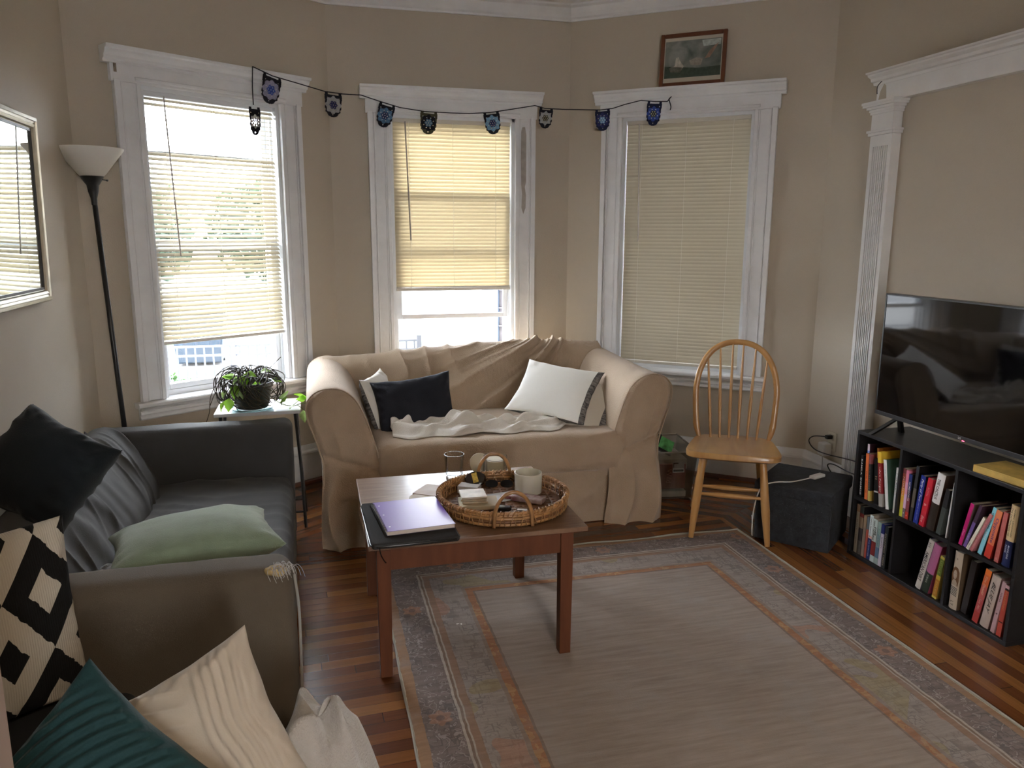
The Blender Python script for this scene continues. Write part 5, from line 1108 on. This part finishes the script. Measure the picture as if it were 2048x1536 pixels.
for k in range(3):
    z = TRAYZ+.0175+k*.0088; o = bx('coaster', ['lowest cream stone coaster in the stack of three in the tray', 'middle cream stone coaster in the stack of three in the tray', 'topmost square stone coaster of the stack, with a crackled face'][k], 'coaster', (.562-.002*k, 2.785+.002*k, z), .098, .098, .0078, [-.10, -.16, -.05][k], CRK if k == 2 else STONE, .002, 'stone coasters in the tray')
bx('paper_card', 'pale grey paper lying in the middle of the rattan tray', 'paper', (.68, 2.83, TRAYZ+.0006), .15, .10, .002, .2, mat('pale grey paper', (.46, .45, .44), rough=.6))
bx('white_box', 'small white box with maroon print at the back left inside the tray', 'box', (.572, 2.925, TRAYZ+.0006), .085, .055, .030, -.5, mat('white box card', (.55, .53, .54), rough=.5))
t1 = empty('round_tin', (.606, 2.962, TRAYZ+.034), math.radians(-40), 'dark oval tin with gold label leaning at the back left of the tray', 'tin'); t1.rotation_euler = (math.radians(34), 0, math.radians(-32))
DK = mat('glossy dark brown tin', (.018, .009, .006), rough=.15)
mb = MB(); mb.lathe([(0, 0), (.036, 0), (.040, .004), (.040, .013), (.036, .017), (0, .018)], n=32); o = mb.build('case', DK, t1, smooth=True); o.scale = (1.12, .9, 1)
mb = MB(); mb.box(-.011, .011, -.026, .026, .0181, .0188); o = mb.build('gold_label', mat('gold foil label', (.55, .36, .06), rough=.35, var=.5, vscale=120), t1); o.rotation_euler = (0, 0, .5)
sg = empty('sunglasses', (.70, 2.945, TRAYZ+.014), math.radians(-14), 'black sunglasses lying across the back of the rattan tray', 'sunglasses')
BP = mat('glossy black plastic', (.006, .006, .007), rough=.15)
for s in (-1, 1):
    mb = MB(); pl = [((.026*math.copysign(abs(math.cos(t))**.8, math.cos(t)))*1.0, .018*math.copysign(abs(math.sin(t))**.8, math.sin(t))) for t in [2*PI*i/24 for i in range(24)]]
    mb.prism(pl, -.001, .0022, Matrix.Translation((s*.031, 0, .004)) @ Matrix.Rotation(math.radians(38), 4, 'X')); mb.build('lens', BP, sg, bevel=.0008)
    mb = MB(); mb.tube(catmull([(s*.058, .006, .012), (s*.060, .03, .008), (s*.045, .07, .006), (s*.02, .10, .004)]), .0022, 6); mb.build('temple', BP, sg)
mb = MB(); mb.tube([(-.008, .002, .01), (0, .004, .013), (.008, .002, .01)], .0022, 6); mb.build('bridge', BP, sg)
PLUM = mat('maroon and clear box', (.16, .05, .06), rough=.25, col2=(.42, .36, .36), vscale=26)
bx('playing_card_case', 'clear plastic case with maroon contents lying in front of the white candle', 'case', (.775, 2.765, TRAYZ+.0006), .13, .055, .020, -.65, PLUM, .004)
bx('lighter', 'slim maroon and silver packet lying beside the plastic case in the tray', 'packet', (.715, 2.80, TRAYZ+.003), .085, .022, .012, -.5, mat('maroon packet', (.20, .07, .09), rough=.3, var=.5, vscale=50), .003)
kf = empty('key_fob', (.664, 2.688, TRAYZ), math.radians(-20), 'black car key fob with silver ring lying near the front of the tray', 'key')
mb = MB(); softbox(mb, -.042, .022, -.017, .017, 0.001, .015, .006, .02); mb.build('fob', BP, kf, smooth='all')
mb = MB(); mb.tube([(.034+.012*math.cos(2*PI*i/20), .012*math.sin(2*PI*i/20), .004) for i in range(20)], .0014, 5, closed=True); mb.build('key_ring', mat('steel ring', (.6, .6, .6), rough=.25, metal=1), kf)
mb = MB(); mb.box(.044, .082, -.008, .008, .001, .006); mb.build('key_tag', mat('white tag', (.6, .58, .55), rough=.4), kf, bevel=.002)
bx('wooden_card', 'thin tan card beneath the tray edge on the left of the table top', 'card', (.43, 3.0, TZ+.0006), .11, .13, .007, -.6, mat('tan card', (.36, .25, .16), rough=.5, col2=(.28, .15, .08), vscale=14))
mb = MB(); mb.lathe([(0, 0), (.047, 0), (.048, .003), (.047, .005), (0, .005)], n=32); o = mb.build('round_coaster', mat('pale round coaster', (.50, .42, .33), rough=.6), smooth=True, loc=(.378, 2.93, TZ+.0004)); tag(o, 'pale round coaster between the purple notebook and the tray', 'coaster')
# laptop sleeve + notebook
SLV = mat('charcoal neoprene sleeve', (.034, .032, .031), rough=.95, spec=.15, bump=.2, bscale=240)
sl = empty('laptop_sleeve', (.292, 2.665, TZ+.0005), math.radians(1.5), 'charcoal zipped laptop sleeve under the purple notebook on the coffee table', 'sleeve')
mb = MB(); softbox(mb, -.150, .150, -.212, .205, 0, .022, .010, .03, lambda p, n: .0012*nz(p.x*20, p.y*20)); mb.build('pouch', SLV, sl, smooth='all')
mb = MB(); r_ = .028; outl = []
for (qx, qy, a0) in ((.123, .178, 0), (-.123, .178, 90), (-.123, -.185, 180), (.123, -.185, 270)):
    for k in range(6): a = math.radians(a0+k*18); outl.append((qx+.0285*math.cos(a), qy+.0285*math.sin(a), .011))
mb.tube(outl, .0035, 6, closed=True); zp = mb.build('zip', mat('black shiny zip', (.008, .009, .01), rough=.2), sl, smooth='all')
mb = MB(); mb.box(-.142, .045, -.2135, -.2085, .003, .017); mb.build('handle_band', mat('black webbing band', (.006, .006, .007), rough=.5), sl, bevel=.002)
mb = MB(); mb.tube(catmull([(-.125, -.213, .010), (-.122, -.220, -.012), (-.112, -.219, -.035), (-.105, -.218, -.045)]), .002, 6); mb.build('zip_pull', mat('black shiny zip', (.008, .009, .01)), zp)
nb_ = empty('spiral_notebook', (.305, 2.668, TZ+.024), math.radians(5), 'purple spiral notebook on top of the laptop sleeve', 'notebook')
def purple():
    m = bpy.data.materials.new('purple notebook cover'); m.use_nodes = True; nt = m.node_tree; L = nt.links.new; b = nt.nodes['Principled BSDF']
    b.inputs['Base Color'].default_value = (.20, .115, .46, 1)  # one even purple across the whole cover
    b.inputs['Roughness'].default_value = .33; b.inputs['Specular IOR Level'].default_value = .6; return m
mb = MB(); mb.box(-.115, .125, -.152, .150, .0152, .0162); cv = mb.build('front_cover', purple(), nb_)
mb = MB(); mb.box(-.113, .123, -.150, .148, .0012, .0152); mb.build('pages', mat('white page block', (.62, .55, .50), rough=.8, var=.12, vscale=90, stretch=(1, 1, 60)), nb_)
mb = MB(); mb.box(-.115, .125, -.152, .150, 0, .0011); mb.build('back_cover', mat('dark back cover', (.04, .03, .07), rough=.5), nb_)
mb = MB(); pts = []
for i in range(30*10): t = 2*PI*i/10; pts.append((-.1165+.010*math.cos(t), -.142+.284*i/300, .0085+.0098*math.sin(t)))
mb.tube(pts, .0008, 5); mb.build('spiral_wire', mat('dark spiral wire', (.05, .05, .05), rough=.3, metal=.6), nb_, smooth='all')
mb = MB()
for y in (.108, .01, -.11): mb.lathe([(0, .0164), (.0034, .0164)], (-.098, y, 0), 14)
mb.build('punched_holes', mat('white punched hole', (.8, .78, .82)), cv)

# ---------------------------------------------------------------- floor lamp
LB = mat('satin black lamp metal', (.012, .013, .014), rough=.4)
SHD = mat('frosted white glass shade', (.88, .87, .84), rough=.30, trans=(.92, .90, .84, .45))
lx, ly, lz = -.928, 4.095, 0
lamp = empty('floor_lamp', (lx, ly, 0), 0, 'black torchiere floor lamp with white cone shade in the left corner', 'lamp')
mb = MB(); mb.lathe([(0, 0), (.098, 0), (.10, .008), (.09, .018), (.03, .026), (.012, .04), (0, .04)], n=32); mb.build('base', LB, lamp, smooth=True)
tp = Vector((-.044, -.045, 1.70)); mb = MB(); mb.tube([(0, 0, .03), tp*.5, tp], .0115, 12); mb.build('pole', LB, lamp, smooth='all')
ax = tp.normalized(); Q = Vector((0, 0, 1)).rotation_difference(Vector((0, 0, 1))).to_matrix().to_4x4(); Q.translation = tp
mb = MB(); mb.lathe([(.0125, -.04), (.014, -.01), (.022, .02), (.026, .05), (.030, .055), (.046, .08), (.050, .092), (.047, .094), (.02, .07)], tp, 28); cup = mb.build('socket_cup', LB, lamp, smooth=True)
mb = MB(); mb.lathe([(.02, .085), (.044, .090), (.058, .105), (.095, .155), (.140, .212), (.1435, .215), (.1435, .209), (.098, .151), (.062, .103), (.046, .087), (.02, .083)], tp, 48); mb.build('shade', SHD, lamp, smooth=True)
mb = MB(); mb.tube([tp+Vector((.045, -.01, .075)), tp+Vector((.066, -.012, .072))], .0026, 6); mb.tube([tp+Vector((.063, -.012, .072)), tp+Vector((.070, -.013, .071))], .0045, 8); mb.build('switch', LB, cup)

# ---------------------------------------------------------------- mirror
MM = mat('mirror glass', (.72, .75, .73), rough=.012, metal=1, spec=.5)
MF = mat('champagne silver mirror frame', (.42, .39, .31), rough=.32, metal=.65, var=.12, vscale=20, bump=.05, bscale=60)
mi = empty('wall_mirror', (-1.045, 3.05, 1.62), 0, 'large wall mirror in a stepped champagne silver frame on the left wall', 'mirror')
hw, hh = .50, .355; MR = Matrix.Rotation(math.radians(1.2), 4, 'Y')
steps = [(0, .018, .028), (.012, .024, .016), (.022, .032, .010), (.036, .018, .014)]
def frame_piece(a0, h0):
    mb = MB()
    prof = [(0, -.016), (0, .012), (.004, .018), (.016, .020), (.018, .014), (.026, .012), (.030, .017), (.040, .014), (.044, .006), (.05, .004), (.05, -.016)]
    # mitred loop
    vs = []; n = len(prof)
    for sx, sy in ((-1, -1), (1, -1), (1, 1), (-1, 1)):
        for d, h in prof: vs.append(MR @ Vector((h, sx*(a0-d), sy*(h0-d))))
    fs = [(k*n+i, k*n+(i+1) % n, ((k+1) % 4)*n+(i+1) % n, ((k+1) % 4)*n+i) for k in range(4) for i in range(n)]
    mb.add(vs, fs); return mb
mfr = frame_piece(hw-.03, hh).build('frame', MF, mi)
mb = MB(); mb.box(-.002, .002, -hw+.07, hw-.07, -hh+.045, hh-.045, M=MR); mb.build('glass', MM, mi)
mb = MB(); rect = frame_piece(hw-.03-.046, hh-.046); rect.v = [tuple(Vector(v)*1.0) for v in rect.v]
mbi = MB(); 
for (ya, yb2, za, zb2) in ((-hw+.075, -hw+.085, -hh+.046, hh-.046), (hw-.085, hw-.075, -hh+.046, hh-.046)): mbi.box(.002, .006, ya, yb2, za, zb2, M=MR)
for (za, zb2) in ((-hh+.046, -hh+.056), (hh-.056, hh-.046)): mbi.box(.002, .006, -hw+.075, hw-.075, za, zb2, M=MR)
mbi.build('inner_lip', mat('dark inner lip', (.03, .025, .02), rough=.5), mfr)

# ---------------------------------------------------------------- side table with plant
SW = mat('white laminate side table', (.50, .50, .52), rough=.35)
st = empty('side_table', (-.30, 4.155, 0), 0, 'small white-topped folding side table with black legs between sofa and loveseat', 'table')
mb = MB(); mb.box(-.215, .205, -.155, .155, .627, .645); mb.build('table_top', SW, st, bevel=.004)
for x, y0_, y1_ in ((.19, -.13, .125), (-.20, -.13, .125)):
    mb = MB(); mb.tube([(x*.93, y0_, .627), (x*1.07, y1_, .0)], .0085, 8); mb.build('leg', LB, st)
    mb = MB(); mb.tube([(x*.93, y1_-.03, .627), (x*1.07, y0_, .0)], .0085, 8); mb.build('leg', LB, st)
mb = MB(); mb.tube([(-.2, .1, .08), (.2, .1, .08)], .006, 6); mb.tube([(-.2, -.1, .08), (.2, -.1, .08)], .006, 6); mb.build('crossbar', LB, st)
POT = mat('dark grey plant pot', (.028, .033, .030), rough=.4, var=.3, vscale=12)
pp = empty('potted_plant', (-.335, 4.085, .6455), 0, 'trailing pothos with tangled bare vines in a dark grey pot on the side table', 'plant')
mb = MB(); mb.lathe([(0, 0), (.085, 0), (.10, .004), (.108, .014), (.104, .015), (.09, .008), (0, .008)], n=36); mb.build('saucer', thin_glass('aqua glass saucer', (.7, .88, .9), .3, .05, .3, (.5, .7, .72)), pp, smooth=True)
mb = MB(); mb.lathe([(0, .010), (.074, .010), (.081, .014), (.104, .118), (.110, .120), (.110, .145), (.104, .145), (.10, .118), (0, .116)], n=36); mb.build('pot', POT, pp, smooth=True)
mb = MB(); mb.lathe([(0, .128), (.05, .132), (.101, .126)], n=24); mb.build('soil', mat('dark potting soil', (.03, .022, .016), rough=1, bump=.8, bscale=80), pp, smooth='all')
VINE = mat('brown pothos vine', (.045, .038, .022), rough=.6); VG = mat('green pothos stem', (.20, .30, .07), rough=.5)
R = random.Random(11); mb = MB()
for k in range(70):
    a = R.uniform(0, 2*PI); r0 = R.uniform(.01, .07); a2 = a+R.uniform(-1.4, 1.4); rr = R.uniform(.12, .165); zt = R.uniform(.16, .225)
    p0 = Vector((r0*math.cos(a), r0*math.sin(a), .13)); p1 = Vector((.07*math.cos(a+.3), .07*math.sin(a+.3), zt)); p2 = Vector((rr*math.cos((a+a2)/2), rr*math.sin((a+a2)/2), zt-.03)); p3 = Vector((rr*1.1*math.cos(a2), rr*1.1*math.sin(a2)*.9, R.uniform(.05, .13))); p4 = Vector((rr*.9*math.cos(a2+.5), rr*.9*math.sin(a2+.5)*.85, R.uniform(.012, .06)))
    if p4.y > .1: p4.y = .1
    mb.tube(catmull([p0, p1, p2, p3, p4], 5), R.uniform(.0018, .0030), 5, cap=False)
mb.tube(catmull([(-.02, 0, .14), (-.13, -.02, .17), (-.19, -.03, .09), (-.20, -.06, .01), (-.22, -.08, -.05)], 5), .002, 5); mb.tube(catmull([(-.02, .02, .14), (-.12, .0, .19), (-.17, -.03, .10), (-.2, -.05, .03)], 5), .0018, 5)
mb.tube([(.03, 0, .14), (.09, -.01, .205), (.155, -.02, .268)], .0022, 5)
bv = mb.build('bare_vines', VINE, pp, smooth='all')
mb = MB(); mb.tube(catmull([(.08, -.02, .08), (.14, -.03, .03), (.20, -.045, .015), (.245, -.05, .028), (.285, -.05, .03), (.315, -.05, .05), (.32, -.05, .068)], 5), .002, 5)
mb.tube(catmull([(.20, -.045, .015), (.235, -.06, .045), (.27, -.06, .05)], 4), .0016, 5); mb.tube(catmull([(.225, -.05, .02), (.25, -.06, .0), (.255, -.065, -.02)], 4), .0015, 5); ts_ = mb.build('trailing_stem', VG, pp, smooth='all')
LF = mat('pothos leaf', (.16, .30, .04), rough=.4, var=.35, vscale=30, trans=(.45, .85, .08, .45)); LFP = mat('variegated pothos leaf', (.33, .45, .18), rough=.4, var=.4, vscale=60, trans=(.6, .9, .3, .45))
def leaf(p, yaw, pit, s, m, roll=0):
    mb = MB(); n = 7; rows = []
    vs = []
    for i in range(n+1):
        t = i/n; wd = s*.42*math.sin(PI*t**.62)*(1-t*.25)
        for q in (-1, -.5, 0, .5, 1): vs.append(Vector((s*t-(.10*s*abs(q) if i == 0 else 0), q*wd, -.22*s*t*t+.10*s*abs(q))))
    M = Matrix.Translation(p) @ Matrix.Rotation(yaw, 4, 'Z') @ Matrix.Rotation(pit, 4, 'Y') @ Matrix.Rotation(roll, 4, 'X')
    mb.add([M @ v for v in vs], [(i*5+k, i*5+k+1, (i+1)*5+k+1, (i+1)*5+k) for i in range(n) for k in range(4)]); mb.build('leaf', m, ts_ if p.x > .14 else bv, smooth='all')
lv_ = [((-.085, -.04, .165), 3.6, -.5, .055, LF, .6), ((-.065, -.06, .175), 3.0, -.3, .06, LFP, .9), ((-.05, -.08, .17), 4.2, .1, .055, LF, .2), ((-.03, -.09, .18), 4.9, .6, .07, LF, 0), ((-.02, -.07, .19), 5.6, -.1, .07, LF, .5), ((-.065, -.085, .14), 4.4, 1.0, .07, LF, .1), ((.03, -.07, .15), 5.0, .9, .055, LF, .3), ((.06, -.03, .20), 5.6, -.2, .05, LFP, .6), ((.11, -.02, .15), 0.2, .2, .05, LF, .5), ((-.12, -.05, .11), 4.3, .7, .045, LFP, .3), ((-.10, -.10, .075), 4.6, 1.1, .065, LF, -.3), ((-.125, -.09, .06), 4.0, .9, .05, LF, .2),
       ((.155, -.04, .05), 5.2, -.9, .075, LFP, .3), ((.165, -.05, .04), 4.5, -.6, .06, LF, .8), ((.265, -.06, .05), 2.6, -.5, .065, LF, .9), ((.27, -.06, .052), 3.4, -.1, .055, LF, 1.2), ((.32, -.05, .066), 5.4, -.4, .03, LF, .4), ((.255, -.065, -.012), 4.8, 1.2, .06, LFP, .3), ((.21, -.05, .02), 4.1, .1, .045, LFP, .4), ((-.035, -.092, .12), 4.7, 1.3, .05, LFP, .2), ((-.06, -.07, .13), 4.6, 1.2, .06, LFP, 0)]
for a in lv_: leaf(*[Vector(a[0])]+list(a[1:]))

# ---------------------------------------------------------------- crocheted bunting
STR = [(-0.266, 4.577, 2.407), (-0.168, 4.643, 2.376), (-0.025, 4.74, 2.358), (0.111, 4.793, 2.333), (0.214, 4.832, 2.33), (0.319, 4.87, 2.335), (0.429, 4.87, 2.304), (0.547, 4.87, 2.274), (0.697, 4.87, 2.257), (0.85, 4.87, 2.255), (0.974, 4.87, 2.257), (1.099, 4.87, 2.267), (1.227, 4.87, 2.29), (1.387, 4.87, 2.32), (1.448, 4.855, 2.303), (1.566, 4.814, 2.296), (1.772, 4.744, 2.291), (1.835, 4.693, 2.295), (1.896, 4.644, 2.314), (1.974, 4.582, 2.331), (2.042, 4.528, 2.319), (2.101, 4.481, 2.315)]
bu = empty('bunting', (.85, 4.87, 2.3), 0, 'string of crocheted blue and grey flower flags strung across the three bay windows', 'bunting')
O = Vector((.85, 4.87, 2.3)); YK = mat('black navy yarn', (.010, .011, .020), rough=.95, bump=.5, bscale=300)
mb = MB(); mb.tube([Vector(p)-O for p in STR], .0028, 6); mb.tube(catmull([Vector(STR[0])-O, Vector((-.272, 4.570, 2.30))-O, Vector((-.272, 4.567, 2.21))-O], 4), .0028, 6)
kx = Vector((2.101, 4.481, 2.315))-O
mb.tube(catmull([kx, kx+Vector((.012, -.01, .02)), kx+Vector((.004, -.014, .008)), kx+Vector((.018, -.012, -.03)), kx+Vector((.014, -.012, -.05))], 4), .003, 6); mb.tube([kx, kx+Vector((.02, -.01, .028))], .0028, 6)
mb.build('cord', YK, bu, smooth='all')
def yarn(n, c): return mat(n, c, rough=.95, bump=.6, bscale=260, var=.15, vscale=90)
YC = dict(navy=yarn('navy yarn', (.03,.035,.14)), lil=yarn('lilac grey yarn', (.36,.35,.48)), grey=yarn('grey yarn', (.42,.42,.43)), steel=yarn('steel blue yarn', (.12,.24,.40)), blue=yarn('royal blue yarn', (.05,.10,.42)), lb=yarn('light blue yarn', (.22,.40,.58)), ol=yarn('olive yarn', (.08, .075, .04)), blk=YK, dn=yarn('dark navy yarn', (.010, .016, .055)), cream=yarn('cream grey yarn', (.6,.6,.58)))
FL = [((-.212, 4.613, 2.388), (-.126, 4.671, 2.366), .150, 'blk', 'lil', 'blue'), ((.111, 4.793, 2.333), (.203, 4.828, 2.328), .134, 'blk', 'grey', 'navy'), ((.429, 4.87, 2.304), (.518, 4.87, 2.281), .138, 'blk', 'steel', 'navy'), ((.673, 4.87, 2.262), (.77, 4.87, 2.255), .132, 'ol', 'blk', 'steel'), ((1.058, 4.87, 2.262), (1.153, 4.87, 2.276), .130, 'blk', 'lb', 'navy'), ((1.418, 4.863, 2.308), (1.495, 4.839, 2.301), .121, 'blk', 'grey', 'ol'), ((1.746, 4.753, 2.291), (1.82, 4.705, 2.294), .127, 'dn', 'navy', 'lb'), ((2.008, 4.555, 2.323), (2.075, 4.502, 2.317), .140, 'dn', 'blue', 'ol')]
def flag(a, b, L_, c0, c1, c2, tilt=0, narrow=1, nm='flag'):
    a, b = Vector(a)-O, Vector(b)-O; X = (b-a); W_ = X.length*1.02; X.normalize(); Zv = Vector((0, 0, 1)); Zv = (Zv-X*Zv.dot(X)).normalized(); Y = Zv.cross(X)
    mb = MB(); mats = [YC[c0], YC[c1], YC[c2]]; n, m_ = 40, 54
    ccy = -.60*L_+.012
    def inside(x, z):
        if z > -.012: return abs(x) > W_*.5-.016-(-z)*.0 and abs(x) < W_*.5
        f = -z/L_; hwid = W_*.5*(1.0+.04*math.sin(f*9))
        if f > .60: hwid = W_*.5*math.sqrt(max(0, 1-((f-.60)/.40)**2))*(.96+.06*math.cos(f*40))
        return abs(x) < hwid
    holes = [(.5*W_*.30*math.cos(t), ccy+.5*W_*.30*math.sin(t)) for t in [2*PI*k/6 for k in range(6)]]+[(.5*W_*.62*math.cos(t), ccy+.5*W_*.62*math.sin(t)) for t in [2*PI*(k+.5)/8 for k in range(8)]]+[(0, ccy), (-W_*.36, -.03), (W_*.36, -.03), (0, -L_+.014)]
    for i in range(n):
        for j in range(m_):
            x = (i+.5)/n*W_*1.1-W_*.55; z = -(j+.5)/m_*L_
            if not inside(x, z): continue
            if any(math.hypot(x-hx, z-hz) < .0034 for hx, hz in holes): continue
            r = math.hypot(x, z-ccy); th = math.atan2(z-ccy, x)
            k = 2 if r < W_*.22+.003*math.cos(6*th) else (1 if r < W_*.46+.004*math.cos(8*th) else 0)
            dx, dz = W_*.55/n, L_/2/m_
            h = .0012*math.sin(r*900)
            y0_ = -.0015-(.0016 if k else 0)
            vs = [(a+b)/2+X*(x*narrow+sx*dx*narrow)+Zv*(z+sz*dz)+Y*(yy+h+.004*math.sin(z*30)) for sx in (-1, 1) for yy in (y0_, .0012) for sz in (-1, 1)]
            mb.add(vs, [(0, 1, 3, 2), (4, 6, 7, 5), (0, 4, 5, 1), (2, 3, 7, 6), (0, 2, 6, 4), (1, 5, 7, 3)], k)
    mb.build(nm, mats, bu, fixn=False)
for f in FL: flag(*f)
flag((-.300, 4.555, 2.20), (-.238, 4.585, 2.20), .145, 'blk', 'cream', 'grey', narrow=.85)

# ---------------------------------------------------------------- framed picture leaning on the right window cornice
u3, n3 = frame2(P3, P4); pc = P3+u3*.786+n3*.05
pf = empty('framed_picture', (pc.x, pc.y, 2.405), math.atan2(u3.y, u3.x), 'small brown wood framed landscape picture standing on the right window cornice', 'picture')
PR = Matrix.Rotation(math.radians(-5), 4, 'X'); FW = mat('brown wood picture frame', (.13, .040, .016), rough=.3, var=.25, vscale=10)
mb = MB(); rect_frame(mb, -.195, .195, 0, .305, -.009, .011, .024, M=PR); mb.build('frame', FW, pf, bevel=.004, seg=3)
mb = MB(); mb.box(-.175, .175, -.001, .003, .02, .285, M=PR); mb.build('mat_board', mat('cream picture mat', (.50, .45, .36), rough=.7), pf)
ART = mat('soft green landscape print', (.06, .085, .07), rough=.35, col2=(.30, .30, .27), vscale=9, detail=6, distort=.6)
mb = MB(); mb.box(-.166, .166, -.0018, -.001, .05, .262, M=PR); pr = mb.build('print', ART, pf)
def blob(pts, c, nm): mb = MB(); mb.add([PR @ Vector((x, -.0022, z)) for x, z in pts], [tuple(range(len(pts)))]); mb.build(nm, mat('print colour '+nm, c, rough=.4, var=.25, vscale=50), pr)
blob([(-.166, .05), (.166, .05), (.166, .105), (.03, .10), (-.166, .12)], (.045, .065, .045), 'grass_area')
blob([(-.13, .085), (-.07, .08), (-.05, .115), (-.07, .14), (-.085, .17), (-.10, .165), (-.105, .12), (-.14, .11)], (.42, .38, .32), 'pale_rock')
blob([(-.01, .12), (.05, .115), (.06, .15), (.02, .16), (-.02, .145)], (.30, .27, .22), 'pale_bank')
blob([(.07, .15), (.10, .155), (.135, .21), (.15, .235), (.13, .225), (.095, .19)], (.30, .19, .13), 'tan_slope')
blob([(.06, .22), (.16, .225), (.16, .258), (.05, .255)], (.42, .47, .44), 'pale_sky')

# ---------------------------------------------------------------- lamps of the room behind the camera
def area(name, loc, size, power, col, rot=(0, 0, 0)):
    l = bpy.data.lights.new(name, 'AREA'); l.shape = 'DISK'; l.size = size; l.energy = power; l.color = col
    o = bpy.data.objects.new(name, l); COL.objects.link(o); o.location = loc; o.rotation_euler = rot; return o
cl = empty('ceiling_lamp', (.6, -1.2, ZC), 0, 'round frosted ceiling lamp in the room behind the doorway', 'lamp')
LE = bpy.data.materials.new('lit frosted glass'); LE.use_nodes = True; b_ = LE.node_tree.nodes['Principled BSDF']; b_.inputs['Emission Color'].default_value = (1, .80, .58, 1); b_.inputs['Emission Strength'].default_value = 2.5
mb = MB(); mb.lathe([(0, -.11), (.10, -.105), (.16, -.075), (.19, -.03), (.19, -.012), (0, -.012)], n=32); mb.build('glass_bowl', LE, cl, smooth=True)
mb = MB(); mb.lathe([(0, -.012), (.2, -.012), (.2, 0), (0, 0)], n=32); mb.build('ceiling_plate', WHITE, cl)
area('doorway_room_light', (.6, -1.2, ZC-.14), .36, 6, (1, .80, .60))
